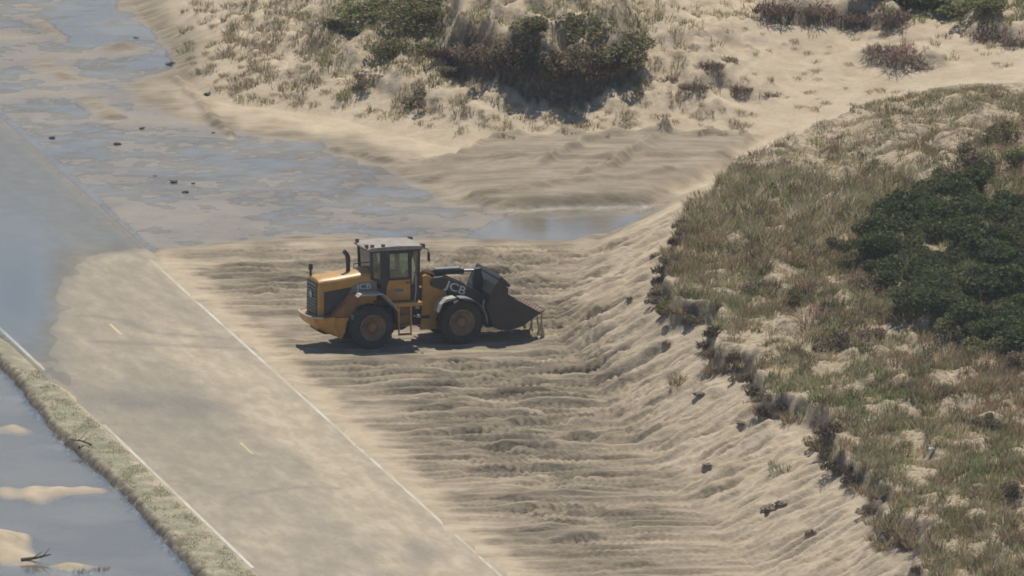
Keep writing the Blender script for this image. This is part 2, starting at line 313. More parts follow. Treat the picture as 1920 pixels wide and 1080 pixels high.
# ------------------------------------------------------------------ materials
class MT:
    """small node-tree builder"""
    def __init__(s, name):
        s.m = bpy.data.materials.new(name); s.m.use_nodes = True; s.t = s.m.node_tree; s.t.nodes.clear()
        s.out = s.n('ShaderNodeOutputMaterial')
    def n(s, kind, **kw):
        o = s.t.nodes.new(kind)
        for k, v in kw.items():
            if hasattr(o, k) and k not in o.inputs: setattr(o, k, v)
            else: s.set(o, k, v)
        return o
    def set(s, o, k, v):
        i = o.inputs[k]
        if isinstance(v, bpy.types.NodeSocket): s.t.links.new(v, i)
        else: i.default_value = v
    def attr(s, name): return s.n('ShaderNodeAttribute', attribute_name=name).outputs['Fac']
    def col(s, name): return s.n('ShaderNodeAttribute', attribute_name=name).outputs['Color']
    def obj(s): return s.n('ShaderNodeTexCoord').outputs['Object']
    def noise(s, scale, detail=4, rough=0.55, vec=None, sx=(1, 1, 1)):
        mp = s.n('ShaderNodeMapping'); s.t.links.new(vec or s.obj(), mp.inputs[0]); mp.inputs['Scale'].default_value = sx
        nz = s.n('ShaderNodeTexNoise'); nz.inputs['Scale'].default_value = scale; nz.inputs['Detail'].default_value = detail; nz.inputs['Roughness'].default_value = rough
        s.t.links.new(mp.outputs[0], nz.inputs['Vector']); return nz.outputs['Fac']
    def ramp(s, f, a, b, lo=0.0, hi=1.0):
        r = s.n('ShaderNodeMapRange', interpolation_type='SMOOTHSTEP'); s.set(r, 'Value', f)
        r.inputs['From Min'].default_value = a; r.inputs['From Max'].default_value = b; r.inputs['To Min'].default_value = lo; r.inputs['To Max'].default_value = hi
        return r.outputs[0]
    def mix(s, f, a, b):
        x = s.n('ShaderNodeMix', data_type='RGBA'); x.inputs[0].default_value = 0
        for idx, v in ((0, f), (6, a), (7, b)):
            if isinstance(v, bpy.types.NodeSocket): s.t.links.new(v, x.inputs[idx])
            else: x.inputs[idx].default_value = v if idx == 0 else (*v, 1)
        return x.outputs[2]
    def math(s, op, a, b=0.0):
        x = s.n('ShaderNodeMath', operation=op)
        for idx, v in ((0, a), (1, b)):
            if isinstance(v, bpy.types.NodeSocket): s.t.links.new(v, x.inputs[idx])
            else: x.inputs[idx].default_value = v
        return x.outputs[0]
    def bump(s, h, strength=0.5, dist=0.02):
        b = s.n('ShaderNodeBump'); b.inputs['Strength'].default_value = strength; b.inputs['Distance'].default_value = dist
        s.t.links.new(h, b.inputs['Height']); return b.outputs[0]
    def bsdf(s, color, rough=0.8, metal=0.0, normal=None, spec=0.5, **kw):
        b = s.n('ShaderNodeBsdfPrincipled')
        if isinstance(color, bpy.types.NodeSocket): s.t.links.new(color, b.inputs['Base Color'])
        else: b.inputs['Base Color'].default_value = (*color, 1)
        s.set(b, 'Roughness', rough); s.set(b, 'Metallic', metal); s.set(b, 'Specular IOR Level', spec)
        if normal is not None: s.t.links.new(normal, b.inputs['Normal'])
        s.t.links.new(b.outputs[0], s.out.inputs[0]); return b

def sand_material():
    m = MT('sand')
    n1 = m.noise(0.8, 5, .6); n2 = m.noise(5, 4, .65); n3 = m.noise(0.25, 3, .5)
    dry = m.mix(m.ramp(n1, .3, .7), (.42, .336, .229), (.512, .417, .297))
    dry = m.mix(m.ramp(n2, .45, .75, 0, .35), dry, (.30, .245, .16))
    damp = m.mix(m.ramp(n1, .35, .65), (.145, .117, .082), (.212, .175, .124))
    stk = m.ramp(m.noise(1.0, 5, .7, sx=(.28, 2.2, 1)), .32, .60, .62, 1.0)
    c = m.mix(m.math('MULTIPLY', m.attr('damp'), stk), dry, damp)
    lit = m.mix(m.ramp(n2, .4, .6), (.20, .15, .09), (.33, .27, .175))
    c = m.mix(m.math('MULTIPLY', m.attr('litter'), m.ramp(n2, .38, .55, 1.0, .35)), c, lit)
    c = m.mix(m.math('MULTIPLY', m.attr('green'), m.ramp(m.noise(1.2, 5, .65), .25, .6)), c, (.235, .22, .145))
    c = m.mix(m.attr('wet'), c, m.mix(m.ramp(n3, .35, .65), (.20, .165, .125), (.27, .225, .17)))
    c = m.mix(m.math('MULTIPLY', m.attr('soil_shade'), m.ramp(n2, .3, .55, .6, 1.0)), c, (.075, .06, .048))
    rgh = m.math('SUBTRACT', 0.95, m.math('MULTIPLY', m.attr('wet'), 0.68))
    h = m.math('ADD', m.noise(7, 5, .7), m.math('MULTIPLY', m.noise(1.7, 3, .6), 1.4))
    m.bsdf(c, rgh, normal=m.bump(h, .8, .05), spec=.3)
    return m.m
def road_material():
    m = MT('sandy_asphalt')
    g = m.n('ShaderNodeTexCoord').outputs['Object']
    cx = m.n('ShaderNodeCombineXYZ'); m.t.links.new(m.attr('across'), cx.inputs[0]); m.t.links.new(m.attr('along'), cx.inputs[1]); rc = cx.outputs[0]
    st = m.noise(1.3, 5, .6, rc, (1, .035, 1)); big = m.noise(.5, 6, .65, rc, (1, .22, 1)); fine = m.noise(9, 3, .7)
    asp = m.mix(m.ramp(fine, .35, .65), (.135, .126, .108), (.185, .172, .146))
    sand = m.mix(m.ramp(m.noise(1.6, 6, .7, rc, (1, .3, 1)), .35, .7), (.325, .268, .188), (.46, .38, .268))
    film = m.math('ADD', m.math('ADD', m.math('MULTIPLY', st, .24), m.math('MULTIPLY', big, .75)), m.math('MULTIPLY', m.noise(1.6, 6, .7, rc, (1, .5, 1)), .36))
    f = m.ramp(m.math('ADD', film, m.math('MULTIPLY', m.attr('film'), .5)), .46, 1.0, .45, .97)
    f = m.math('MULTIPLY', f, m.attr('cover'))
    f = m.math('MULTIPLY', f, m.ramp(m.math('ADD', m.attr('stain'), m.math('MULTIPLY', m.noise(2.5, 4, .6), .3)), .25, 1.0, 1.0, .5))
    c = m.mix(f, asp, sand)
    wetc = m.mix(m.attr('wet'), c, m.mix(.5, c, (.06, .058, .055)))
    m.bsdf(wetc, m.math('SUBTRACT', .9, m.math('MULTIPLY', m.attr('wet'), .35)), normal=m.bump(fine, .4, .01), spec=.3)
    return m.m
def water_material(name, tint, rough=0.06, wave=.02, scale=3.0, film=False):
    m = MT(name)
    w = m.noise(scale, 3, .55, sx=(1, .6, 1)); nrm = m.bump(w, .25, wave)
    fr = m.n('ShaderNodeFresnel', IOR=1.33); m.t.links.new(nrm, fr.inputs['Normal'])
    gl = m.n('ShaderNodeBsdfGlossy'); gl.inputs['Roughness'].default_value = rough; gl.inputs['Color'].default_value = (1, 1, 1, 1); m.t.links.new(nrm, gl.inputs['Normal'])
    tr = m.n('ShaderNodeBsdfTransparent'); tr.inputs['Color'].default_value = (*tint, 1)
    mx = m.n('ShaderNodeMixShader'); fac = fr.outputs[0]
    if film: fac = m.math('MULTIPLY', fac, m.ramp(m.math('ADD', m.attr('depth'), m.math('MULTIPLY', m.math('SUBTRACT', m.noise(1.1, 5, .65, sx=(1, 1.2, 1)), .5), .035)), -.004, .034, .12, 1.0))
    m.t.links.new(fac, mx.inputs[0]); m.t.links.new(tr.outputs[0], mx.inputs[1]); m.t.links.new(gl.outputs[0], mx.inputs[2])
    m.t.links.new(mx.outputs[0], m.out.inputs[0]); return m.m
def leaf_material(name, trans=.35, rough=.75):
    m = MT(name); c = m.col('Col')
    d = m.n('ShaderNodeBsdfDiffuse'); m.t.links.new(c, d.inputs['Color'])
    t = m.n('ShaderNodeBsdfTranslucent'); m.t.links.new(c, t.inputs['Color'])
    mx = m.n('ShaderNodeMixShader'); mx.inputs[0].default_value = trans
    m.t.links.new(d.outputs[0], mx.inputs[1]); m.t.links.new(t.outputs[0], mx.inputs[2]); m.t.links.new(mx.outputs[0], m.out.inputs[0]); return m.m
def plain(name, c, rough=.6, metal=0., var=.15, scale=3., spec=.5, dust=0.0, dustc=(.38, .31, .21)):
    m = MT(name); n = m.noise(scale, 4, .6)
    col = m.mix(m.ramp(n, .3, .7), tuple(x * (1 - var) for x in c), tuple(min(1, x * (1 + var)) for x in c))
    if dust > 0: 
        geo = m.n('ShaderNodeNewGeometry'); sx = m.n('ShaderNodeSeparateXYZ'); m.t.links.new(geo.outputs['Normal'], sx.inputs[0])
        up = m.ramp(sx.outputs[2], .1, .95, .35, 1.0)
        col = m.mix(m.math('MULTIPLY', m.math('MULTIPLY', m.ramp(m.noise(2.2, 5, .65), .3, .75), up), dust), col, dustc)
    m.bsdf(col, rough, metal, normal=m.bump(m.noise(12, 3), .12, .01), spec=spec); return m.m

M = dict(sand=sand_material(), road=road_material(), leaf=leaf_material('leaf', .32), blade=leaf_material('grass_blade', .5), twig=leaf_material('twig', .0))
M['flood'] = water_material('flood_water', (.90, .90, .88), .10, .012, 2.2, True)
M['pond'] = water_material('pond_water', (.86, .86, .82), .07, .012, 1.6)
def line_material(name, c):
    m = MT(name); w = m.noise(.9, 5, .7, sx=(1, .16, 1)); k = m.mix(m.ramp(w, .34, .64), c, (.40, .345, .245)); m.bsdf(k, .8, spec=.3); return m.m
M['white_line'] = line_material('white_road_paint', (.54, .51, .44)); M['yellow_line'] = line_material('yellow_road_paint', (.60, .47, .22))

def link(name, me, mat=None, parent=None, **props):
    o = bpy.data.objects.new(name, me); COL.objects.link(o)
    if mat is not None and me is not None and not me.materials: me.materials.append(mat)
    if parent is not None: o.parent = parent
    for k, v in props.items(): o[k] = v
    return o

me = grid_mesh('ground', X, Y, Z)
attr(me, 'damp', np.clip(dampm, 0, 1)); attr(me, 'litter', np.clip(vegm, 0, 1)); attr(me, 'wet', np.clip(wet, 0, 1)); attr(me, 'green', np.clip(green, 0, 1)); attr(me, 'soil_shade', np.clip(soil_shade, 0, 1))
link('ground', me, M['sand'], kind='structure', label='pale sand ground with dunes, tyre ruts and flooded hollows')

# ------------------------------------------------------------------ road
ss = axis(-72, 60, .4, 900, 1.3); tt_ = np.concatenate([np.linspace(T_L, T_R - .2, 60), [T_R - .13, T_R - .06, T_R]])
SS, TT = np.meshgrid(ss, tt_); RX = r0[0] + SS * rdir[0] + TT * rnor[0]; RY = r0[1] + SS * rdir[1] + TT * rnor[1]
RZ = road_z(RX, RY); RZ[-3:] += .03 * sst(0, 4, SS[-3:]); RZ[0] -= .12; RZ[-1] -= .10
edge = 0.12 * fbm(SS / .8, np.full_like(SS, 3.3), 3, 250)
RXe = RX + np.where(np.abs(TT - T_R) < .01, edge, 0); 
me = grid_mesh('road', RXe, RY, RZ)
ru, rv = project(RX, RY, RZ)
dW = sdf(RX, RY, WETROAD)
clean = np.exp(-((ru - 25) / 62) ** 2 - ((rv - 545) / 95) ** 2) + .55 * np.exp(-((ru - 240) / 55) ** 2 - ((rv - 745) / 32) ** 2) + .55 * np.exp(-((ru - 350) / 70) ** 2 - ((rv - 770) / 40) ** 2) + .5 * np.exp(-((ru - 790) / 40) ** 2 - ((rv - 1035) / 22) ** 2) + .4 * np.exp(-((ru - 160) / 30) ** 2 - ((rv - 740) / 60) ** 2)
attr(me, 'cover', np.clip(1 - .95 * clean - .95 * sst(T_R - .16, T_R - .06, TT) * sst(0, 4, SS), 0, 1)); attr(me, 'wet', sst(-.6, .8, dW))
filmv = .75 * np.exp(-((TT - (T_RL - 1.5 + .5 * fbm(SS / 7, TT / 2, 3, 265))) / 1.2) ** 2) * sst(-8, -20, SS) + .5 * sst(T_RL - .4, T_R, TT) - .25 * np.exp(-((ru - 330) / 130) ** 2 - ((rv - 780) / 90) ** 2) - .12 * np.exp(-((ru - 480) / 160) ** 2 - ((rv - 880) / 60) ** 2)
stain = np.zeros_like(RX)
for px_, w_, k_ in [([(150, 590), (230, 600), (290, 625), (420, 634)], .30, .8), ([(180, 640), (330, 648), (480, 655), (560, 650)], .34, .8), ([(325, 902), (370, 908), (415, 913)], .3, .7), ([(440, 935), (490, 922), (560, 913), (630, 916)], .34, .7), ([(200, 745), (270, 760)], 1.2, .7), ([(330, 752), (380, 760)], 1.6, .6), ([(770, 1015), (810, 1050)], .8, .5), ([(690, 945), (720, 965)], .7, .4), ([(270, 480), (620, 830)], .25, .0)]:
    stain = np.maximum(stain, k_ * np.exp(-(seg_dist(RX, RY, pts(px_, .06)) / w_) ** 2))
attr(me, 'stain', stain); attr(me, 'film', filmv); attr(me, 'along', SS); attr(me, 'across', TT)
link('road', me, M['road'], kind='structure', label='two-lane coastal road under a film of blown sand')
def stripe(name, s0, s1, t, w, mat, label, dash=None):
    s = np.arange(s0, s1, .3); A, B = np.meshgrid(s, np.array([t - w / 2, t + w / 2]))
    B = B + np.array([[1], [-1]]) * .025 * np.abs(pn(A / .7, A * 0 + t * 5.1, 260))
    x = r0[0] + A * rdir[0] + B * rnor[0]; y = r0[1] + A * rdir[1] + B * rnor[1]
    return link(name, grid_mesh(name, x, y, road_z(x, y) + .006), mat, kind='structure', label=label)
def s_of(u, v): x, y = unproj(u, v, .06); return float(road_st(x, y)[0])
stripe('road_edge_line', s_of(1000, 1140), s_of(275, 486), T_RL, .13, M['white_line'], 'white edge line on the loader side of the road')
stripe('road_edge_line', s_of(475, 1065), s_of(196, 796), T_LL, .14, M['white_line'], 'white edge line beside the pond, lower stretch')
stripe('road_edge_line', s_of(80, 690), s_of(-80, 540), T_LL, .14, M['white_line'], 'white edge line running into the flooded lane')
tc = (T_RL + T_LL) / 2
for (a, b) in (((235, 632), (205, 606)), ((480, 857), (448, 828))):
    pass
for (ua, va, ub, vb) in ((228, 628, 205, 606), (474, 852, 450, 830)):
    x, y = unproj(ua, va, .06); t = float(road_st(x, y)[1])
    stripe('road_centre_dash', s_of(ua, va), s_of(ub, vb), t, .11, M['yellow_line'], 'short worn yellow dash on the sandy road')

# ------------------------------------------------------------------ water
def sheet(name, poly, z, mat, **kw):
    me = bpy.data.meshes.new(name); me.from_pydata([(p[0], p[1], z) for p in poly], [], [list(range(len(poly)))]); me.update()
    return link(name, me, mat, **kw)
Fp = FLOOD.copy()
def grow(P, u): return P
road_left_far = [(r0 + rdir * 900 + rnor * (T_L)), (r0 + rdir * s_of(40, 655) + rnor * T_L), (r0 + rdir * s_of(135, 745) + rnor * (T_L + .3)), (r0 + rdir * s_of(330, 740) + rnor * (T_L + 3))]
mid = [tuple(p) for p in pts([(300, 468), (480, 458), (640, 452), (800, 452), (900, 452), (1060, 455), (1160, 438), (1240, 398), (1228, 378), (1100, 370), (985, 372), (900, 362), (800, 325), (690, 288), (600, 256), (420, 236), (260, 190), (250, 165), (330, 140), (350, 85), (270, 40), (225, -10), (225, -120)])]
poly = [tuple(p) for p in road_left_far] + mid
poly = np.array(poly); wxs = np.arange(-60, 13, .22); wys = np.arange(-16, 150, .3); WX, WY = np.meshgrid(wxs, wys)
inside = sdf(WX, WY, poly) > 0
gz = np.maximum(height_at(Z, WX.ravel(), WY.ravel()).reshape(WX.shape), np.where((road_st(WX, WY)[1] < T_R - .06) & (road_st(WX, WY)[1] > T_L), road_z(WX, WY), -9))
me = bpy.data.meshes.new('flood_water'); nxw = len(wxs); II, JJ = np.meshgrid(np.arange(nxw - 1), np.arange(len(wys) - 1)); a_ = (JJ * nxw + II).ravel(); ok = inside[:-1, :-1].ravel()
raw_mesh(me, np.stack([WX, WY, np.full_like(WX, -.010)], -1).reshape(-1, 3), np.stack([a_, a_ + 1, a_ + nxw + 1, a_ + nxw], 1)[ok])
attr(me, 'depth', -.010 - gz)
link('flood_water', me, M['flood'], kind='structure', label='shallow floodwater over the road and wash beyond the loader')
pp = [tuple(r0 + rdir * a + rnor * (T_L + .25)) for a in (-500, 500)]
pp = pp + [(pp[1][0] - 900, pp[1][1]), (pp[0][0] - 900, pp[0][1])]
sheet('pond_water', pp, -.16, M['pond'], kind='structure', label='still pond water below the left road shoulder')
# ------------------------------------------------------------------ wheel loader
M['yellow'] = plain('loader_yellow_paint', (.47, .228, .028), .42, 0, .18, 1.5, dust=.45)
M['rust'] = plain('loader_brown_paint', (.20, .092, .032), .6, 0, .2, 2.5, dust=.3)
M['black'] = plain('black_paint', (.018, .019, .022), .5, 0, .25, 4, dust=.10)
M['steel'] = plain('bucket_steel', (.026, .024, .024), .55, .0, .35, 2.0, dust=.12, dustc=(.20, .13, .09))
M['rubber'] = plain('tyre_rubber', (.02, .02, .021), .9, 0, .3, 6, dust=.16)
M['fender'] = plain('dusty_grey_fender', (.40, .38, .34), .75, 0, .12, 5, dust=.4)
M['grey'] = plain('grey_plastic', (.16, .16, .16), .6, 0, .2, 5)
M['pale'] = plain('pale_roof_paint', (.23, .205, .19), .7, 0, .2, 4, dust=.6)
M['rim'] = plain('rim_paint', (.19, .115, .07), .75, 0, .3, 4, dust=.5)
M['lettering'] = plain('lettering_white', (.55, .55, .54), .6, 0, .06, 4, dust=.2)
M['lamp'] = plain('lamp_lens', (.50, .10, .07), .3, 0, .05, 4)
M['seatc'] = plain('seat_fabric', (.035, .035, .04), .85, 0, .2, 6)
M['chrome'] = plain('cylinder_rod', (.55, .55, .54), .2, .9, .05, 4)
def glass_material():
    m = MT('cab_glass'); fr = m.n('ShaderNodeFresnel', IOR=1.5)
    gl = m.n('ShaderNodeBsdfGlossy'); gl.inputs['Roughness'].default_value = .03
    tr = m.n('ShaderNodeBsdfTransparent'); tr.inputs['Color'].default_value = (.62, .74, .71, 1)
    mx = m.n('ShaderNodeMixShader'); m.t.links.new(m.math('ADD', fr.outputs[0], .06), mx.inputs[0]); m.t.links.new(tr.outputs[0], mx.inputs[1]); m.t.links.new(gl.outputs[0], mx.inputs[2])
    m.t.links.new(mx.outputs[0], m.out.inputs[0]); return m.m
M['glass'] = glass_material()

def finish(bm, name, mat, parent, bevel=0.0, smooth=False, props=None):
    bmesh.ops.recalc_face_normals(bm, faces=bm.faces[:])
    if bevel > 0:
        ed = [e for e in bm.edges if len(e.link_faces) == 2 and e.calc_face_angle(0) > .5]
        if ed: bmesh.ops.bevel(bm, geom=ed, offset=bevel, segments=2, profile=.6, affect='EDGES', clamp_overlap=True)
    me = bpy.data.meshes.new(name); bm.to_mesh(me); bm.free()
    if smooth:
        for p in me.polygons: p.use_smooth = True
        me.set_sharp_from_angle(angle=R(38))
    return link(name, me, mat, parent, **(props or {}))
def add_prism(bm, prof, y0, y1, shear=0.0):
    a = [bm.verts.new((x, y0, z)) for x, z in prof]; b = [bm.verts.new((x, y1, z)) for x, z in prof]
    n = len(prof); bm.faces.new(a); bm.faces.new(b[::-1])
    for i in range(n): bm.faces.new((a[i], b[i], b[(i + 1) % n], a[(i + 1) % n]))
def prism(name, prof, y0, y1, mat, parent, bevel=.012, **kw):
    bm = bmesh.new(); add_prism(bm, prof, y0, y1); return finish(bm, name, mat, parent, bevel, **kw)
def add_box(bm, x0, x1, y0, y1, z0, z1): add_prism(bm, [(x0, z0), (x1, z0), (x1, z1), (x0, z1)], y0, y1)
def box(name, x0, x1, y0, y1, z0, z1, mat, parent, bevel=.01, **kw):
    bm = bmesh.new(); add_box(bm, x0, x1, y0, y1, z0, z1); return finish(bm, name, mat, parent, bevel, **kw)
def add_tube(bm, path, r, n=10):
    path = [Vector(p) for p in path]; rings = []
    for i, p in enumerate(path):
        d = (path[min(i + 1, len(path) - 1)] - path[max(i - 1, 0)]).normalized()
        q = d.to_track_quat('Z', 'Y'); rr = r[i] if isinstance(r, (list, tuple)) else r
        rings.append([bm.verts.new(p + q @ Vector((rr * math.cos(2 * math.pi * k / n), rr * math.sin(2 * math.pi * k / n), 0))) for k in range(n)])
    for a, b in zip(rings, rings[1:]):
        for k in range(n): bm.faces.new((a[k], a[(k + 1) % n], b[(k + 1) % n], b[k]))
    bm.faces.new(rings[0][::-1]); bm.faces.new(rings[-1])
def tube(name, path, r, mat, parent, n=10, **kw):
    bm = bmesh.new(); add_tube(bm, path, r, n); return finish(bm, name, mat, parent, 0, smooth=True, **kw)
def add_lathe(bm, prof, cx, cz, n=40, cy=0):
    rings = []
    for (r, y) in prof:
        rings.append([bm.verts.new((cx + r * math.cos(2 * math.pi * k / n), cy + y, cz + r * math.sin(2 * math.pi * k / n))) for k in range(n)])
    for a, b in zip(rings, rings[1:]):
        for k in range(n): bm.faces.new((a[k], a[(k + 1) % n], b[(k + 1) % n], b[k]))
    return rings
def text_mesh(s, size):
    c = bpy.data.curves.new('lettering', 'FONT'); c.body = s; c.size = size; c.align_x = 'CENTER'; c.align_y = 'CENTER'; c.extrude = .004; c.offset = .012 * size
    o = bpy.data.objects.new('lettering', c); COL.objects.link(o)
    me = bpy.data.meshes.new_from_object(o.evaluated_get(bpy.context.evaluated_depsgraph_get()))
    bpy.data.objects.remove(o); bpy.data.curves.remove(c); return me
def lettering(s, size, x, y, z, ang, mat, parent, stretch=1.0, face=0.0):
    me = text_mesh(s, size)
    me.transform(Matrix.Translation((x, y, z)) @ Matrix.Rotation(face, 4, 'Z') @ Matrix.Rotation(-ang, 4, 'Y') @ Matrix.Rotation(math.pi / 2, 4, 'X') @ Matrix.Diagonal((stretch, 1, 1, 1)))
    me.materials.clear(); return link('lettering', me, mat, parent)

PHI = R(18); AX_Z = 0.79
wx, wy = unproj(700, 615, AX_Z + .02)
Lr = Matrix.Rotation(PHI, 3, 'Z'); off = Lr @ Vector((0, -1.32, 0))
LD = bpy.data.objects.new('wheel_loader', None); COL.objects.link(LD)
LD.location = (float(wx) - off.x, float(wy) - off.y, .015); LD.rotation_euler = (0, 0, PHI)
LD['label'] = 'yellow wheel loader with black boom and bucket on the worked sand'; LD['category'] = 'wheel loader'

# --- rear half: chassis, counterweight, engine hood
prism('rear_frame', [(-1.75, .62), (-1.5, .50), (1.35, .50), (1.55, .62), (1.55, 1.28), (-1.75, 1.28)], -.46, .46, M['black'], LD)
box('rear_axle', -.16, .16, -.95, .95, .62, .95, M['black'], LD, .04)
cw = bmesh.new()
plan = [(-1.30, -1.02), (-1.72, -1.02), (-2.02, -.86), (-2.14, -.45), (-2.16, 0), (-2.14, .45), (-2.02, .86), (-1.72, 1.02), (-1.30, 1.02)]
zt, zb = 1.13, .98
lo = [cw.verts.new((x * .93 if x < -1.5 else x, y * .97, .86 + .0 * x)) for x, y in plan]; md = [cw.verts.new((x, y, 1.02)) for x, y in plan]; hi = [cw.verts.new((x, y, 1.17 if x < -1.5 else 1.20)) for x, y in plan]
bt = [cw.verts.new((-1.0 + (x + 1.3) * .45, y * .92, .40 if x > -1.5 else .52)) for x, y in plan]
n = len(plan)
for A, B in ((bt, lo), (lo, md), (md, hi)):
    for i in range(n): cw.faces.new((A[i], A[(i + 1) % n], B[(i + 1) % n], B[i]))
cw.faces.new(hi); cw.faces.new(bt[::-1])
cwo = finish(cw, 'counterweight', M['yellow'], LD, .02)
tube('lit_edge_strip', [(x, y, 1.185) for x, y in plan[1:-1]], .035, M['fender'], cwo, 8)  # pale strip puts the sunlit top edge of the counterweight into colour
for s in (-1, 1): box('tail_lamp', -1.99, -1.93, s * .86 - .09, s * .86 + .09, 1.03, 1.11, M['lamp'], cwo, .01)
# side bodywork below the hood: sloped apron from counterweight to rear wheel
for s in (-1, 1):
    y0, y1 = (s * .46, s * .92) if s > 0 else (s * .92, s * .46)
    prism('side_apron', [(-1.62, 1.16), (-.62, 1.16), (-.45, 1.55), (-.42, 1.95), (-.62, 1.95), (-1.62, 1.15), (-1.62, .80), (-1.05, .40), (-.86, .60), (-.78, .95), (-.62, 1.16)][:5] + [(-.75, 1.95), (-1.45, 1.16)], y0, y1, M['rust'], LD, .01)
    prism('lower_panel', [(-1.66, .88), (-1.04, .38), (-.90, .62), (-.84, .95), (-.72, 1.14), (-1.66, 1.14)], y0, y1, M['yellow'], LD, .012)
# hood: lofted sections, crowned top, rising towards the cab
hb = bmesh.new(); secs = []
for (x, zt, w) in ((-1.80, 2.30, .62), (-1.76, 2.42, .68), (-1.6, 2.46, .70), (-1.1, 2.50, .71), (-.5, 2.58, .72), (.30, 2.68, .74)):
    zlow = 1.16
    sec = [(-w, zlow), (-w, zt - .20), (-w + .03, zt - .09), (-w + .13, zt - .015), (-.25, zt + .03), (.25, zt + .03), (w - .13, zt - .015), (w - .03, zt - .09), (w, zt - .20), (w, zlow)]
    secs.append([hb.verts.new((x, y, z)) for y, z in sec])
for a, b in zip(secs, secs[1:]):
    for k in range(len(a) - 1): hb.faces.new((a[k], a[k + 1], b[k + 1], b[k]))
    hb.faces.new((a[-1], a[0], b[0], b[-1]))
hb.faces.new(secs[0]); hb.faces.new(secs[-1][::-1])
hood = finish(hb, 'engine_hood', M['yellow'], LD, 0, smooth=True)
gr = bmesh.new(); add_prism(gr, [(-1.835, 1.20), (-1.80, 1.20), (-1.78, 2.30), (-1.815, 2.34)], -.575, .575)
grille = finish(gr, 'rear_grille', M['black'], LD, .01)
for k in range(9):
    z = 1.30 + k * .115; box('slat', -1.862 + .018 * (z - 1.2), -1.836 + .018 * (z - 1.2), -.53, .53, z, z + .035, M['grey'], grille, .0)
em = bmesh.new(); rg = add_lathe(em, [(.001, 0), (.13, 0), (.13, .03)], 0, 0, 20); eo = finish(em, 'emblem', M['lettering'], grille, 0)
eo.data.transform(Matrix.Translation((-1.87, -.05, 1.88)) @ Matrix.Rotation(math.pi / 2, 4, 'Z'))
for s in (-1, 1):
    y0, y1 = sorted((s * .715, s * .745))
    prism('side_vent', [(-1.60, 1.22), (-1.46, 1.22), (-.62, 2.06), (-.62, 2.16), (-1.60, 2.04)], y0, y1, M['black'], hood, .008)
    y0, y1 = sorted((s * .735, s * .750))
    prism('decal_band', [(-.60, 2.02), (.28, 2.02), (.28, 2.34), (-.35, 2.30), (-.60, 2.18)], y0, y1, M['grey'], hood, .004)
lettering('JCB', .30, -.16, -.757, 2.16, .03, M['lettering'], hood, 1.15)
tube('exhaust_pipe', [(-.50, 0, 2.55), (-.50, 0, 2.95), (-.51, 0, 3.10), (-.56, 0, 3.22), (-.66, 0, 3.32)], [.085, .085, .085, .08, .075], M['black'], LD, 12)
tube('beacon_post', [(-1.70, .52, 2.42), (-1.70, .52, 2.62), (-1.70, .52, 2.64), (-1.70, .52, 2.84)], [.045, .045, .085, .07], M['black'], LD, 10)
tube('hood_handle', [(-.20, .3, 2.64), (-.20, .3, 2.78), (.2, .3, 2.82), (.2, .3, 2.68)], .018, M['black'], hood, 6)

# --- wheels
def make_wheel():
    rim = bmesh.new(); add_lathe(rim, [(.44, -.26), (.46, -.29), (.42, -.30), (.39, -.20), (.30, -.13), (.16, -.12), (.001, -.12)], 0, 0, 36)
    add_lathe(rim, [(.44, .26), (.46, .29), (.40, .28), (.30, .1), (.001, .1)], 0, 0, 24)
    ty = bmesh.new(); add_lathe(ty, [(.43, -.27), (.50, -.305), (.62, -.32), (.70, -.305), (.745, -.26), (.755, 0), (.745, .26), (.70, .305), (.62, .32), (.50, .305), (.43, .27), (.43, -.27)], 0, 0, 48)
    for k in range(22):                                    # chevron lugs
        for s in (-1, 1):
            a = 2 * math.pi * (k + (.5 if s > 0 else 0)) / 22; vs = []
            for (y, da) in ((s * .02, -.06), (s * .30, .09)):
                for d2 in (-.055, .055):
                    for r in (.70, .795 if abs(y) < .2 else .765):
                        t = a + da + d2; vs.append(ty.verts.new((r * math.cos(t), y, r * math.sin(t))))
            for f in ((0, 1, 3, 2), (4, 6, 7, 5), (0, 4, 5, 1), (2, 3, 7, 6), (1, 5, 7, 3), (0, 2, 6, 4)): ty.faces.new([vs[i] for i in f])
    hb_ = bmesh.new(); add_lathe(hb_, [(.17, -.12), (.17, -.22), (.12, -.27), (.001, -.28)], 0, 0, 20)
    for k in range(10):
        t = 2 * math.pi * k / 10; add_tube(hb_, [(.235 * math.cos(t), -.11, .235 * math.sin(t)), (.235 * math.cos(t), -.165, .235 * math.sin(t))], .02, 6)
    return rim, ty, hb_
rim, ty, hb_ = make_wheel()
w0 = finish(rim, 'wheel', M['rim'], LD, 0, smooth=True); t0 = finish(ty, 'tyre', M['rubber'], w0, 0, smooth=True); h0 = finish(hb_, 'hub', M['rust'], w0, 0, smooth=True)
for i, (x, y, rz_) in enumerate(((0, -1.0, 0), (0, 1.0, math.pi), (3.25, -1.0, 0), (3.25, 1.0, math.pi))):
    if i == 0: w, t, h = w0, t0, h0
    else:
        w = w0.copy(); t = t0.copy(); h = h0.copy()
        for o in (w, t, h): COL.objects.link(o)
        t.parent = w; h.parent = w
    w.location = (x, y, AX_Z); w.rotation_euler = (0, 0, rz_)
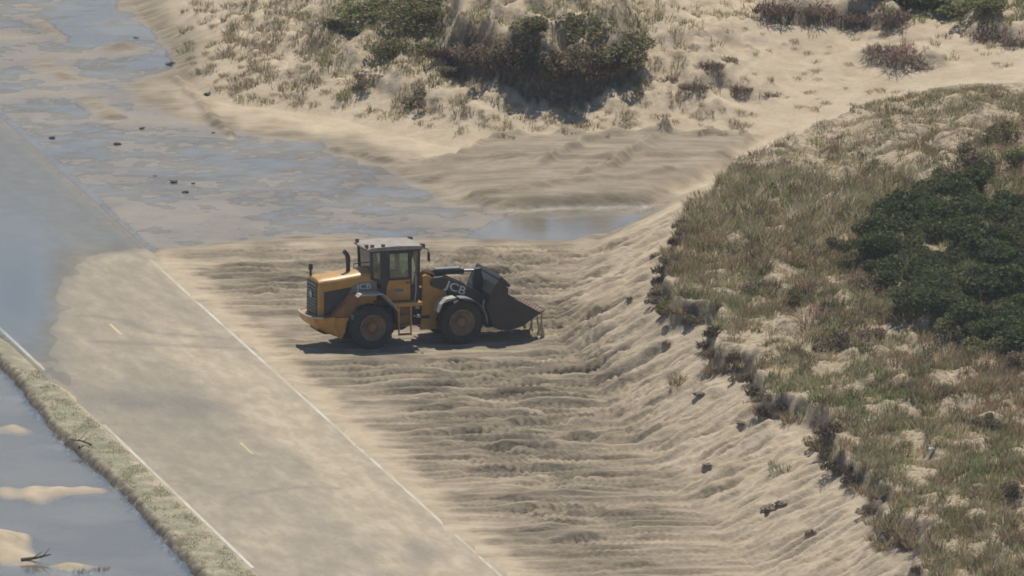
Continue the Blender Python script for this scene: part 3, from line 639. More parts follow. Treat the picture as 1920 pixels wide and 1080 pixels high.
# --- fenders
def fender(name, path, y0, y1, th, mat):
    bm = bmesh.new(); n = len(path); out = []
    for i, (x, z) in enumerate(path):
        dx = path[min(i + 1, n - 1)][0] - path[max(i - 1, 0)][0]; dz = path[min(i + 1, n - 1)][1] - path[max(i - 1, 0)][1]; L = math.hypot(dx, dz)
        out.append((x - dz / L * -th * -1, z + dx / L * -th))
    add_prism(bm, list(path) + out[::-1], y0, y1); return finish(bm, name, mat, LD, .008)
for s in (-1, 1):
    y0, y1 = sorted((s * .78, s * 1.33))
    fender('rear_fender', [(-.52, 1.93), (-.46, 1.99), (.30, 1.99), (.42, 1.95), (.84, 1.46), (.88, 1.36)], y0, y1, .05, M['fender'])
    y0, y1 = sorted((s * .72, s * 1.33))
    ff = fender('front_fender', [(2.40, 1.22), (2.52, 1.50), (2.68, 1.66), (3.02, 1.70)], y0, y1, .045, M['fender'])
    fender('front_mudguard', [(3.25 + .88 * math.cos(a), AX_Z + .88 * math.sin(a)) for a in [R(96 - 11 * k) for k in range(10)]], y0, y1, .04, M['grey'])
# --- cab
CY = .76
cabf = bmesh.new()
add_prism(cabf, [(.20, 1.55), (1.62, 1.55), (1.62, 1.66), (.20, 1.66)], -CY, CY)
for s in (-1, 1):
    y0, y1 = sorted((s * CY, s * (CY - .09)))
    for prof in ([(.10, 2.42), (.20, 2.42), (.16, 3.34), (.06, 3.34)], [(.46, 1.6), (.76, 1.6), (.70, 3.36), (.44, 3.36)], [(1.50, 1.6), (1.60, 1.6), (1.58, 3.36), (1.48, 3.36)]):
        add_prism(cabf, prof, y0, y1)
    add_prism(cabf, [(.08, 2.40), (.46, 2.22), (.46, 2.34), (.08, 2.52)], y0, y1)
    y0, y1 = sorted((s * (CY - .14), s * (CY - .22))); add_prism(cabf, [(1.86, 2.1), (1.92, 2.1), (1.94, 3.36), (1.88, 3.36)], y0, y1)
add_box(cabf, .06, 1.95, -CY + .01, CY - .01, 3.32, 3.38); add_box(cabf, .20, .28, -CY + .1, CY - .1, 1.66, 2.5)
cab = finish(cabf, 'cab', M['black'], LD, .01)
prism('cab_floor', [(.30, 1.40), (1.85, 1.40), (1.85, 1.62), (.30, 1.62)], -.62, .62, M['black'], cab)
prism('cab_front_panel', [(1.62, 1.62), (1.88, 1.62), (1.92, 2.42), (1.80, 2.44), (1.62, 2.1)], -.60, .60, M['black'], cab)
rf = bmesh.new(); 
add_prism(rf, [(-.02, 3.385), (2.0, 3.385), (2.04, 3.43), (1.96, 3.50), (1.1, 3.545), (.1, 3.52), (-.06, 3.46)], -.84, .84)
roof = finish(rf, 'cab_roof', M['pale'], cab, .03)
for (x, y) in ((-.02, -.62), (.16, -.70), (.55, -.72), (.02, .6)):
    box('roof_lamp', x - .06, x + .06, y - .06, y + .06, 3.5, 3.62, M['rust'], roof, .015)
for y in (-.72, .72): box('work_lamp', 1.92, 2.06, y - .09, y + .09, 3.40, 3.56, M['black'], roof, .02)
def pane(name, quad, parent, th=.012):
    bm = bmesh.new(); q = [Vector(p) for p in quad]; nrm = (q[1] - q[0]).cross(q[2] - q[0]).normalized() * th
    a = [bm.verts.new(p) for p in q]; b = [bm.verts.new(p + nrm) for p in q]; bm.faces.new(a); bm.faces.new(b[::-1]); k = len(q)
    for i in range(k): bm.faces.new((a[i], a[(i + 1) % k], b[(i + 1) % k], b[i]))
    return finish(bm, name, M['glass'], parent, 0)
for s in (-1, 1):
    y = s * (CY - .04)
    pane('rear_side_window', [(.18, y, 2.48), (.46, y, 2.34), (.45, y, 3.32), (.15, y, 3.32)], cab)
    pane('front_corner_window', [(1.60, y, 2.10), (1.88, s * (CY - .18), 2.20), (1.90, s * (CY - .18), 3.32), (1.58, y, 3.32)], cab)
    # door: yellow lower panel, glass above
    y0, y1 = sorted((s * (CY - .01), s * (CY + .03)))
    dr = prism('cab_door', [(.62, 1.60), (1.52, 1.60), (1.52, 2.33), (.74, 2.33), (.66, 2.1)], y0, y1, M['yellow'], LD, .015)
    fr_ = bmesh.new()
    for prof in ([(.74, 2.335), (1.52, 2.335), (1.52, 2.42), (.74, 2.42)], [(.72, 3.26), (1.50, 3.26), (1.50, 3.33), (.72, 3.33)], [(.72, 2.42), (.78, 2.42), (.77, 3.26), (.71, 3.26)], [(1.45, 2.42), (1.52, 2.42), (1.50, 3.26), (1.44, 3.26)]): add_prism(fr_, prof, y0, y1)
    finish(fr_, 'window_frame', M['black'], dr, 0)
    pane('window_pane', [(.77, s * CY, 2.41), (1.46, s * CY, 2.41), (1.45, s * CY, 3.27), (.76, s * CY, 3.27)], dr)
    y0, y1 = sorted((s * (CY + .028), s * (CY + .04))); prism('door_decal', [(.92, 1.92), (1.26, 1.92), (1.26, 2.02), (.92, 2.02)], y0, y1, M['grey'], dr, 0)
    y0, y1 = sorted((s * (CY + .028), s * (CY + .07))); prism('door_handle', [(1.36, 2.20), (1.48, 2.20), (1.48, 2.25), (1.36, 2.25)], y0, y1, M['black'], dr, .005)
pane('rear_window', [(.14, -.64, 2.54), (.14, .64, 2.54), (.10, .64, 3.32), (.10, -.64, 3.32)], cab)
pane('windscreen', [(1.90, .54, 2.44), (1.90, -.54, 2.44), (1.92, -.54, 3.32), (1.92, .54, 3.32)], cab)
st = prism('operator_seat', [(.55, 1.98), (1.10, 2.02), (1.12, 2.14), (.68, 2.14), (.58, 2.86), (.44, 2.86), (.48, 2.1)], -.27, .27, M['seatc'], LD, .04)
box('headrest', .43, .55, -.15, .15, 2.88, 3.06, M['seatc'], st, .03); box('seat_base', .6, 1.0, -.2, .2, 1.62, 1.98, M['black'], st, .02)
swb = bmesh.new(); add_tube(swb, [(1.36 + .10 * math.sin(a), .21 * math.cos(a), 2.50 - .19 * math.sin(a)) for a in [2 * math.pi * k / 20 for k in range(21)]], .02, 6)
sw = finish(swb, 'steering_wheel', M['black'], LD, 0, smooth=True)
tube('steering_column', [(1.36, 0, 2.5), (1.55, 0, 2.1), (1.62, 0, 1.7)], [.04, .07, .09], M['black'], sw, 8)
for s in (-1, 1):
    mr = tube('mirror_arm', [(1.94, s * .70, 3.42), (2.10, s * .98, 3.40), (2.12, s * 1.02, 3.30)], .018, M['black'], LD, 6)
    box('mirror', 2.09, 2.14, s * 1.02 - .10, s * 1.02 + .10, 2.98, 3.30, M['black'], mr, .015)
# platform, ladder, tanks
for s in (-1, 1):
    y0, y1 = sorted((s * .62, s * 1.12))
    prism('cab_platform', [(.88, 1.44), (1.86, 1.44), (1.86, 1.57), (.80, 1.57)], y0, y1, M['yellow'], LD, .01)
    y0, y1 = sorted((s * .50, s * .98)); prism('side_tank', [(.98, .74), (1.52, .74), (1.52, 1.43), (.94, 1.43)], y0, y1, M['rust'], LD, .03)
    lad = bmesh.new()
    for x in (.98, 1.42): 
        y0, y1 = sorted((s * 1.06, s * 1.12)); add_prism(lad, [(x, .42), (x + .05, .42), (x + .05, 1.44), (x, 1.44)], y0, y1)
    ladder = finish(lad, 'ladder', M['yellow'], LD, .005)
    for z in (.44, .76, 1.10): 
        y0, y1 = sorted((s * .98, s * 1.18)); box('step', 1.035, 1.415, y0, y1, z, z + .045, M['rust'], ladder, .005)
    tube('handrail', [(1.62, s * .98, 1.57), (1.66, s * 1.0, 2.0), (1.66, s * .98, 2.5), (1.60, s * .82, 2.6)], .018, M['fender'], LD, 6)
for (x, z) in ((1.72, 1.34), (1.76, 1.02)): box('lit_bracket', x - .07, x + .09, -.95, -.72, z - .03, z + .05, M['fender'], LD, .02)
box('mud_flap_bracket', -.72, -.60, -1.16, -1.0, 1.06, 1.26, M['grey'], LD, .02)
# --- articulation and front frame
box('articulation_joint', 1.50, 2.10, -.22, .22, .62, 1.45, M['black'], LD, .03)
tube('steering_cylinder', [(1.2, -.42, .92), (2.3, -.50, .92)], .06, M['black'], LD, 8)
for s in (-1, 1):
    y0, y1 = sorted((s * .36, s * .50))
    prism('front_frame_plate', [(1.98, .46), (2.50, .46), (3.55, .55), (3.75, .75), (3.60, 1.1), (3.05, 1.45), (2.86, 1.86), (2.62, 2.18), (2.20, 2.40), (2.06, 2.36), (2.04, 1.4)], y0, y1, M['yellow'], LD, .015)
prism('front_frame_core', [(2.02, .50), (3.5, .58), (3.5, 1.0), (2.5, 1.3), (2.4, 1.9), (2.08, 1.9)], -.355, .355, M['rust'], LD, .01)
box('front_axle', 3.09, 3.41, -.95, .95, .60, .98, M['black'], LD, .04)
vb = bmesh.new()
for k in range(5): add_tube(vb, [(2.02 + .06 * k, -.30 + .14 * k, 2.30), (2.10 + .08 * k, -.30 + .14 * k, 2.52 - .02 * k), (2.50 + .05 * k, -.28 + .13 * k, 2.38), (2.75, -.2 + .1 * k, 2.15)], .024, 6)
finish(vb, 'hydraulic_hoses', M['rust'], LD, 0, smooth=True)
# --- boom arms: pivot high on the frame, kneed down to the bucket pins
ARM = [(2.30, 2.16), (2.42, 2.32), (2.75, 2.34), (3.30, 2.12), (3.86, 1.86), (4.22, 1.60), (4.52, 1.10), (4.66, .66), (4.56, .46), (4.36, .50), (4.20, .95), (3.98, 1.30), (3.66, 1.50), (3.10, 1.72), (2.60, 1.90), (2.36, 2.0)]
for s in (-1, 1):
    y0, y1 = sorted((s * .52, s * .66)); arm = prism('boom_arm', ARM, y0, y1, M['black'], LD, .02)
    if s < 0: lettering('JCB', .40, 3.22, -.667, 1.90, R(-23), M['lettering'], arm, 1.25)
    lc = tube('lift_cylinder', [(2.55, s * .30, .95), (3.3, s * .30, 1.25)], .075, M['black'], LD, 10); tube('rod', [(3.3, s * .30, 1.25), (3.85, s * .30, 1.47)], .04, M['chrome'], lc, 8)
tube('boom_cross_tube', [(3.95, -.52, 1.55), (3.95, .52, 1.55)], .14, M['black'], LD, 12)
tc_ = tube('tilt_cylinder', [(2.52, 0, 2.36), (2.60, 0, 2.40), (3.70, 0, 2.38)], [.09, .115, .115], M['black'], LD, 12); tube('rod', [(3.70, 0, 2.38), (4.20, 0, 2.36)], .05, M['chrome'], tc_, 8)
box('lit_top_plate', 2.62, 3.55, -.20, .16, 2.47, 2.53, M['grey'], tc_, .015)  # grey plate paints the lit top of the black cylinder
prism('bell_crank', [(4.10, 2.44), (4.30, 2.46), (4.42, 2.0), (4.46, 1.35), (4.38, 1.0), (4.22, 1.02), (4.08, 1.6), (4.04, 2.2)], -.12, .12, M['black'], LD, .02)
# --- bucket: side profile read from the photograph, curled back with the lip forward
OUT = [(4.62, 2.28), (4.44, 2.06), (4.28, 1.72), (4.22, 1.30), (4.26, .92), (4.42, .62), (4.66, .46), (5.00, .44), (5.45, .56), (6.10, .98)]
INN = [(6.06, 1.02), (5.42, .63), (5.00, .53), (4.70, .55), (4.50, .68), (4.36, .94), (4.32, 1.30), (4.37, 1.68), (4.52, 2.00), (4.68, 2.22)]
bkt = prism('bucket', OUT + INN, -1.30, 1.30, M['steel'], LD, .01)
SIDE = [(4.60, 2.26), (4.42, 2.04), (4.27, 1.70), (4.21, 1.30), (4.25, .91), (4.41, .61), (4.65, .45), (5.00, .43), (5.46, .55), (6.06, .95), (6.10, 1.0), (5.20, 1.50), (4.98, 1.58), (4.90, 1.66), (4.92, 1.92)]
for s in (-1, 1):
    y0, y1 = sorted((s * 1.302, s * 1.345)); prism('side_plate', SIDE, y0, y1, M['steel'], bkt, .008)
prism('cutting_edge', [(5.98, .90), (6.24, 1.03), (6.20, 1.07), (5.96, .97)], -1.34, 1.34, M['rust'], bkt, .005)
prism('spill_guard', [(4.58, 2.28), (4.66, 2.36), (5.0, 2.02), (4.94, 1.94)], -1.36, 1.36, M['steel'], bkt, .01)
for k in range(9):
    y = -1.25 + 2.5 * k / 8; prism('tooth', [(6.08, .96), (6.34, 1.07), (6.10, 1.05)], y - .05, y + .05, M['steel'], bkt, .004)
prism('wear_shoe', [(4.60, .44), (5.10, .36), (5.16, .41), (5.0, .435), (4.66, .455)], -1.2, 1.2, M['grey'], bkt, .004)
for s in (-1, 1):
    y0, y1 = sorted((s * .44, s * .51)); prism('pin_bracket', [(4.12, .92), (4.30, 1.02), (4.42, .62), (4.62, .42), (4.40, .40), (4.22, .55)], y0, y1, M['black'], bkt, .01)
tube('white_hose', [(4.34 + .14 * math.cos(a), -.72, 1.22 + .26 * math.sin(a)) for a in [R(60 + 20 * k) for k in range(12)]], .035, M['lettering'], LD, 8)

# sand carried in the bucket and sand running off its lip
def to_world(x, y, z): return LD.matrix_basis @ Vector((x, y, z))
LD.matrix_basis = Matrix.Translation(LD.location) @ Matrix.Rotation(PHI, 4, 'Z')
fs = bmesh.new()
for k, (yy, dx, w) in enumerate(((-1.15, .04, .05), (-.55, .12, .035), (.2, .10, .04), (.8, .05, .03))):
    top = Vector((6.18, yy, 1.02)); n_ = 10; path = []; rad = []
    for i in range(n_):
        t = i / (n_ - 1); path.append(to_world(top.x + dx * math.sqrt(t) + .02 * math.sin(9 * t + k), yy + .03 * math.sin(7 * t + k), 1.02 - .98 * t)); rad.append(w * (.7 + 1.3 * t * t + .2 * math.sin(13 * t + k)))
    add_tube(fs, path, rad, 7)
fso = finish(fs, 'falling_sand', M['sand'], None, 0, smooth=True); fso['kind'] = 'stuff'; fso['label'] = 'thin streams of sand running off the bucket lip'; fso['category'] = 'sand'
# ------------------------------------------------------------------ plants
def colour_attr(me, c):
    at = me.color_attributes.new('Col', 'FLOAT_COLOR', 'POINT'); a = np.ones((len(c), 4), np.float32); a[:, :3] = np.clip(c, 0, 1); at.data.foreach_set('color', a.ravel())
def blade_mesh(name, root, h, lean, width, colr, r):
    """each blade: two stacked quads' worth of triangles, bent by its lean"""
    n = len(root); ang = r.uniform(0, 2 * np.pi, n); sx = np.cos(ang) * width * .5; sy = np.sin(ang) * width * .5
    v = np.zeros((n, 5, 3), np.float32); mid = root.copy(); mid[:, 0] += lean[:, 0] * h * .35; mid[:, 1] += lean[:, 1] * h * .35; mid[:, 2] += h * .58
    tip = root.copy(); tip[:, 0] += lean[:, 0] * h; tip[:, 1] += lean[:, 1] * h; tip[:, 2] += h * np.sqrt(np.clip(1 - .45 * (lean ** 2).sum(1), .2, 1))
    for k, (b, s, q) in enumerate(((root, 1, 1), (root, -1, 1), (mid, 1, .75), (mid, -1, .75))):
        v[:, k] = b; v[:, k, 0] += s * sx * q; v[:, k, 1] += s * sy * q
    v[:, 4] = tip; a = np.arange(n)[:, None] * 5
    f = np.concatenate([a + np.array([[0, 1, 3]]), a + np.array([[0, 3, 2]]), a + np.array([[2, 3, 4]])])
    me = bpy.data.meshes.new(name); raw_mesh(me, v.reshape(-1, 3), f, False); colour_attr(me, np.repeat(colr, 5, axis=0)); return me
def jitter(c, n, r, s=.18): return np.array(c)[None] * (1 + r.normal(0, s, (n, 1))) * (1 + r.normal(0, .06, (n, 3)))
C_OL, C_GR, C_DEAD, C_BR, C_PALE, C_DK, C_YG, C_GREY, C_RED, C_DKG = (.285, .25, .145), (.19, .21, .09), (.44, .36, .23), (.25, .18, .112), (.55, .48, .35), (.055, .074, .036), (.26, .265, .12), (.31, .265, .21), (.27, .165, .13), (.115, .125, .06)

# --- the grass mass on the near dune
def patch_colour(u, v, base, patches, r):
    c = np.tile(np.array(base), (len(u), 1)); 
    for (cu, cv, ru, rv, col, w) in patches:
        k = w * np.exp(-((u - cu) / ru) ** 2 - ((v - cv) / rv) ** 2); k = (r.uniform(0, 1, len(u)) < k)[:, None]
        c = np.where(k, np.array(col)[None], c)
    return c
def clump_field(cx, cy, nb, rad, hgt, col, r, wind=.15):
    """blades grouped in clumps: every clump has its own size, hue and spread"""
    i = np.repeat(np.arange(len(cx)), nb); n = len(i); a = r.uniform(0, 2 * np.pi, n); q = np.sqrt(r.uniform(0, 1, n))
    x = cx[i] + rad[i] * q * np.cos(a); y = cy[i] + rad[i] * q * np.sin(a); z = height_at(Z, x, y)
    lean = np.stack([np.cos(a), np.sin(a)], 1) * (q * .75)[:, None] + r.normal(0, .25, (n, 2)) + np.array([wind, 0])
    h = hgt[i] * r.uniform(.45, 1.1, n) * (1.15 - .35 * q)
    c = col[i] * (1 + r.normal(0, .16, (n, 1))) * (1 + r.normal(0, .04, (n, 3)))
    return np.stack([x, y, z - .03], 1), h, np.clip(lean, -1.3, 1.3), c
r = np.random.RandomState(21); N = 19500
x = r.uniform(5, 23.3, N); y = r.uniform(-59, 36, N); d = sdf(x, y, SCARP) + lip_noise(x, y)
cl = fbm(x / 1.3, y / 2.0, 3, 310); z = height_at(Z, x, y); u, v = project(x, y, z)
dens = (sst(-.5, .15, cl) * .86 + .14) * (1 + .6 * np.exp(-((u - 1480) / 200) ** 2 - ((v - 430) / 90) ** 2)) * sst(-.1, 1.0, d + .5 * cl)
for (cu, cv, ru, rv, w) in [(1405, 640, 38, 26, .97), (1490, 600, 30, 30, .8), (1560, 690, 40, 16, .9), (1640, 660, 60, 20, .6), (1500, 250, 130, 40, .6), (1700, 215, 150, 40, .55), (1560, 330, 60, 18, .7), (1800, 310, 60, 30, .5), (1800, 770, 40, 30, .6), (1690, 990, 50, 40, .6), (1600, 940, 30, 40, .6), (1880, 940, 50, 25, .4), (1440, 300, 60, 20, .5), (1500, 715, 60, 14, .6), (1720, 880, 40, 20, .5)]:
    dens = dens * (1 - w * np.exp(-((u - cu) / ru) ** 2 - ((v - cv) / rv) ** 2))
keep = (d > -.15) & (r.uniform(0, 1, N) < dens) & (u < 1990) & (v < 1190) & (v > 100)
x, y, u, v, d, cl = [q[keep] for q in (x, y, u, v, d, cl)]
pat = [(1550, 250, 330, 70, C_PALE, .42), (1500, 270, 280, 60, C_GREY, .35), (1420, 560, 90, 60, C_GR, .55), (1600, 760, 150, 70, C_GR, .85), (1560, 730, 100, 40, C_YG, .4), (1830, 880, 120, 90, C_GR, .55), (1700, 860, 130, 60, C_YG, .4), (1450, 400, 170, 60, C_DEAD, .35),
       (1500, 480, 260, 60, C_BR, .4), (1420, 370, 130, 50, C_GR, .45), (1560, 370, 180, 40, C_PALE, .22), (1700, 600, 180, 70, C_BR, .6), (1850, 720, 140, 70, C_BR, .6), (1250, 565, 45, 40, C_DKG, .6), (1550, 630, 90, 40, C_DKG, .35), (1830, 290, 60, 40, C_RED, .5), (1480, 520, 90, 30, C_RED, .2),
       (1760, 1000, 150, 70, C_BR, .45), (1640, 900, 90, 70, C_OL, .6), (1900, 1050, 100, 60, C_GR, .4), (1360, 690, 60, 40, C_BR, .6), (1500, 790, 90, 50, C_BR, .5), (1850, 420, 170, 170, C_GR, .6), (1780, 470, 200, 130, C_DKG, .5)]
c = patch_colour(u, v, C_OL, pat, r); n = len(x); k_ = r.uniform(0, 1, n)
c = np.where((k_ < .16)[:, None], np.array(C_DEAD)[None], c); c = np.where((k_ > .88)[:, None], np.array(C_BR)[None], c); c = np.where(((k_ > .16) & (k_ < .22))[:, None], np.array(C_DKG)[None], c)
c = 1.12 * c * (1 + r.normal(0, .18, (n, 1)))
hg = r.uniform(.22, .55, n) * np.where(v < 320, .65, 1) * (1 + .5 * np.exp(-((u - 1480) / 200) ** 2 - ((v - 420) / 70) ** 2)) * (1 + .35 * (k_ > .9)); rd = r.uniform(.10, .34, n)
root, h, lean, c = clump_field(x, y, np.clip((rd / .3) ** 1.5 * 62, 14, 75).astype(int), rd, hg, c, r)
print('near blades', len(root), 'clumps', n)
link('dune_grass', blade_mesh('dune_grass', root, h, lean, r.uniform(.014, .034, len(root)), c, r), M['blade'], kind='stuff', label='rough olive and brown dune grass covering the near dune', category='grass')

# --- thinner cover on the far dunes
N = 26000; x = r.uniform(-12, 23.3, N); y = r.uniform(24, 90, N); z = height_at(Z, x, y); u, v = project(x, y, z)
dfar = sdf(x, y, FTOE); cl = fbm(x / 1.2, y / 1.8, 3, 330)
cov = .16 * sst(330, 480, u) * sst(1250, 1150, u)
for (cu, cv, ru, rv, w) in [(760, 70, 130, 85, 1.0), (700, 20, 90, 40, .9), (1050, 90, 170, 55, 1.0), (900, 90, 90, 60, .7), (780, 165, 90, 40, .6), (560, 80, 110, 70, .5), (1720, 10, 130, 30, 1.1), (1880, 15, 80, 45, 1.0), (1540, 15, 110, 30, .5), (1690, 95, 70, 25, .55), (1330, 165, 110, 25, .5), (1220, 60, 60, 50, .5), (1850, 65, 80, 20, .6), (1300, 20, 120, 30, .25), (960, 215, 180, 40, .18), (1150, 180, 100, 40, .2)]:
    cov = cov + w * np.exp(-((u - cu) / ru) ** 2 - ((v - cv) / rv) ** 2)
keep = (dfar > .8) & (r.uniform(0, 1, N) < np.clip(cov, 0, 1) * sst(-.25, .35, cl + .3 * cov)) & (u > -60) & (u < 1990) & (v > -90)
x, y, u, v = [q[keep] for q in (x, y, u, v)]; n = len(x)
pat = [(720, 20, 120, 45, C_YG, .7), (760, 90, 120, 70, C_GR, .5), (1060, 60, 160, 50, C_GR, .45), (1000, 110, 200, 40, C_BR, .6), (860, 70, 60, 60, C_RED, .35), (1690, 90, 90, 35, C_RED, .7), (1330, 165, 140, 40, C_GREY, .7), (1540, 20, 120, 35, C_RED, .7), (1740, 10, 150, 35, C_GR, .8), (1880, 10, 90, 40, C_GR, .5), (1850, 68, 90, 22, C_RED, .6), (560, 90, 150, 80, C_GREY, .5), (960, 215, 200, 50, C_GREY, .6)]
c = patch_colour(u, v, C_OL, pat, r) * 1.08 * (1 + r.normal(0, .2, (n, 1))); rd = r.uniform(.10, .32, n)
root, h, lean, c = clump_field(x, y, np.clip((rd / .3) ** 1.5 * 40, 10, 45).astype(int), rd, r.uniform(.15, .40, n), c, r, .05)
print('far blades', len(root), 'clumps', n)
link('far_dune_grass', blade_mesh('far_dune_grass', root, h, lean, r.uniform(.016, .036, len(root)), c, r), M['blade'], kind='stuff', label='sparse dune grass over the far dunes', category='grass')
# --- stubble on the road shoulder
N = 60000; s_ = r.uniform(s_of(560, 1150), s_of(60, 690), N); t_ = T_L + .15 - r.uniform(0, 1.9, N); x = r0[0] + s_ * rdir[0] + t_ * rnor[0]; y = r0[1] + s_ * rdir[1] + t_ * rnor[1]
keep = (sdf(x, y, LEDGE) < -.02) & (r.uniform(0, 1, N) < .05 + .4 * sst(-.1, .4, fbm(x / .8, y / 2, 3, 350))); x, y = x[keep], y[keep]; n = len(x)
c = np.where((r.uniform(0, 1, n) < .55)[:, None], np.array((.31, .28, .18))[None], np.array((.26, .26, .15))[None]) * (1.25 + r.normal(0, .2, (n, 1)))
link('shoulder_grass', blade_mesh('shoulder_grass', np.stack([x, y, height_at(Z, x, y) - .01], 1), r.uniform(.03, .08, n), r.normal(0, .5, (n, 2)), r.uniform(.015, .03, n), c, r), M['blade'], kind='stuff', label='short greenish stubble on the road shoulder above the pond', category='grass')

# --- prototypes
def tuft_mesh(k, cols, n=90, rad=.28, hh=.30):
    r = np.random.RandomState(400 + k); a = r.uniform(0, 2 * np.pi, n); q = rad * np.sqrt(r.uniform(0, 1, n)) * (1 + .3 * np.sin(3 * a + k))
    root = np.stack([q * np.cos(a), q * np.sin(a), np.full(n, -.04)], 1); h = hh * r.uniform(.45, 1.1, n)
    lean = np.stack([np.cos(a), np.sin(a)], 1) * (q / rad)[:, None] * .85 + r.normal(0, .35, (n, 2))
    c = np.concatenate([jitter(cols[i % len(cols)], 1, r) for i in range(n)]); return blade_mesh('grass_tuft', root, h, lean, r.uniform(.014, .03, n), c, r)
def shrub_mesh(k, cols, nleaf=2600, lobes=7, leaf=.075, flat=.75):
    r = np.random.RandomState(500 + k); cen = r.normal(0, .42, (lobes, 3)); cen[:, 2] = np.abs(cen[:, 2]) * .8 + .45; rad = r.uniform(.32, .60, lobes)
    i = r.randint(0, lobes, nleaf); dv = r.normal(0, 1, (nleaf, 3)); dv /= np.linalg.norm(dv, axis=1)[:, None]
    p = cen[i] + dv * (rad[i] * r.uniform(.45, 1.12, nleaf) ** .6)[:, None]; p[:, 2] *= flat; p[:, 2] = np.maximum(p[:, 2], .03 + r.uniform(0, .1, nleaf))
    a = r.normal(0, 1, (nleaf, 3)); a /= np.linalg.norm(a, axis=1)[:, None]; b = np.cross(a, r.normal(0, 1, (nleaf, 3))); b /= np.linalg.norm(b, axis=1)[:, None]
    s = (leaf * r.uniform(.6, 1.35, nleaf))[:, None]
    v = np.stack([p - a * s, p + b * s * .5, p + a * s, p - b * s * .5], 1).reshape(-1, 3); q = np.arange(nleaf)[:, None] * 4
    f = np.concatenate([q + np.array([[0, 1, 2]]), q + np.array([[0, 2, 3]])]); me = bpy.data.meshes.new('crown'); raw_mesh(me, v, f, False)
    c = np.concatenate([jitter(cols[j % len(cols)], 1, r, .22) for j in range(nleaf)]); colour_attr(me, np.repeat(c, 4, axis=0)); return me
def twig_mesh(k, cols, n=420, hh=.8, rad=.8, spread=1.0):
    r = np.random.RandomState(600 + k); a = r.uniform(0, 2 * np.pi, n); q = rad * np.sqrt(r.uniform(0, 1, n))
    root = np.stack([q * np.cos(a), q * np.sin(a) * .8, r.uniform(-.05, .25, n) * hh], 1); h = hh * r.uniform(.3, 1, n) * (1.1 - .6 * (q / rad))
    lean = r.normal(0, .75 * spread, (n, 2)); c = np.concatenate([jitter(cols[i % len(cols)], 1, r, .25) for i in range(n)])
    return blade_mesh('brush', root, h, np.clip(lean, -1.2, 1.2), r.uniform(.02, .05, n), c, r)
def stem_mesh(k):
    r = np.random.RandomState(700 + k); bm = bmesh.new()
    for j in range(6):
        a = r.uniform(0, 6.28); l = r.uniform(.4, .8); add_tube(bm, [(0.05 * math.cos(a), .05 * math.sin(a), -.1), (.2 * l * math.cos(a), .2 * l * math.sin(a), .3), (.55 * l * math.cos(a), .55 * l * math.sin(a), .75)], [.035, .025, .01], 5)
    me = bpy.data.meshes.new('stem'); bm.to_mesh(me); bm.free(); me.materials.append(M['bark']); return me
M['bark'] = plain('bark', (.13, .10, .075), .9, 0, .2, 8)
P = dict(roots=[twig_mesh(30 + k, [(.085, .065, .05), (.13, .095, .07), (.17, .12, .08)], 260, .5, .5, 1.5) for k in range(3)],
    dry=[tuft_mesh(k, [C_DEAD, C_GREY, C_BR, C_OL]) for k in range(4)], green=[tuft_mesh(10 + k, [C_GR, C_OL, C_YG, C_DEAD]) for k in range(4)],
    tussock=[tuft_mesh(20 + k, [C_BR, C_BR, C_OL, C_DEAD], 200, .38, .55) for k in range(4)],
    dark=[shrub_mesh(k, [(.075, .10, .045), (.09, .115, .05), (.11, .13, .055), (.155, .17, .075), (.13, .12, .06)]) for k in range(5)], olive=[shrub_mesh(10 + k, [C_OL, C_GR, (.10, .115, .05), C_BR], 2000) for k in range(4)],
    lime=[shrub_mesh(20 + k, [C_GR, C_YG, C_OL], 1800) for k in range(2)], brown=[shrub_mesh(30 + k, [C_BR, (.12, .09, .06), C_OL, C_GREY], 1700) for k in range(3)],
    brush=[twig_mesh(k, [C_GREY, C_BR, (.14, .10, .085), C_RED]) for k in range(3)], redbrush=[twig_mesh(10 + k, [C_RED, C_GREY, C_BR, (.30, .22, .19)]) for k in range(3)])
for k_, ms in P.items():
    for m_ in ms: m_.materials.append(M['twig'] if ('brush' in k_ or k_ == 'roots') else (M['blade'] if k_ in ('dry', 'green', 'tussock') else M['leaf']))
STEM = [stem_mesh(k) for k in range(3)]
pr = np.random.RandomState(5)
def put(name, u, v, kind, s, label, cat, group=None, sink=.0, flat=1.0, stem=False):
    x, y, z = hit(Z, u, v); rz_ = pr.uniform(0, 6.28); var = P[kind][pr.randint(len(P[kind]))]
    if stem:
        e = link(name, None, None, None, label=label, category=cat); e.location = (x, y, z - sink); e.rotation_euler = (0, 0, rz_); e.scale = (s, s, s * flat)
        link('crown', var, None, e); link('stem', STEM[pr.randint(3)], None, e); o = e
    else:
        o = link(name, var, None, None, label=label, category=cat); o.location = (x, y, z - sink); o.rotation_euler = (0, 0, rz_); o.scale = (s, s, s * flat)
    if group: o['group'] = group
    return o
def scatter(poly, n, fn, mind=20, seed=0):
    r = np.random.RandomState(seed); A = np.array(poly, float); out = []; tries = 0
    while len(out) < n and tries < n * 60:
        tries += 1; p = np.array([r.uniform(A[:, 0].min(), A[:, 0].max()), r.uniform(A[:, 1].min(), A[:, 1].max())])
        if sdf(p[:1], p[1:], A)[0] < 0 or any(((p - q) * (1, 1.8)) @ ((p - q) * (1, 1.8)) < mind ** 2 for q in out): continue
        out.append(p); fn(p[0], p[1], r)
    return out
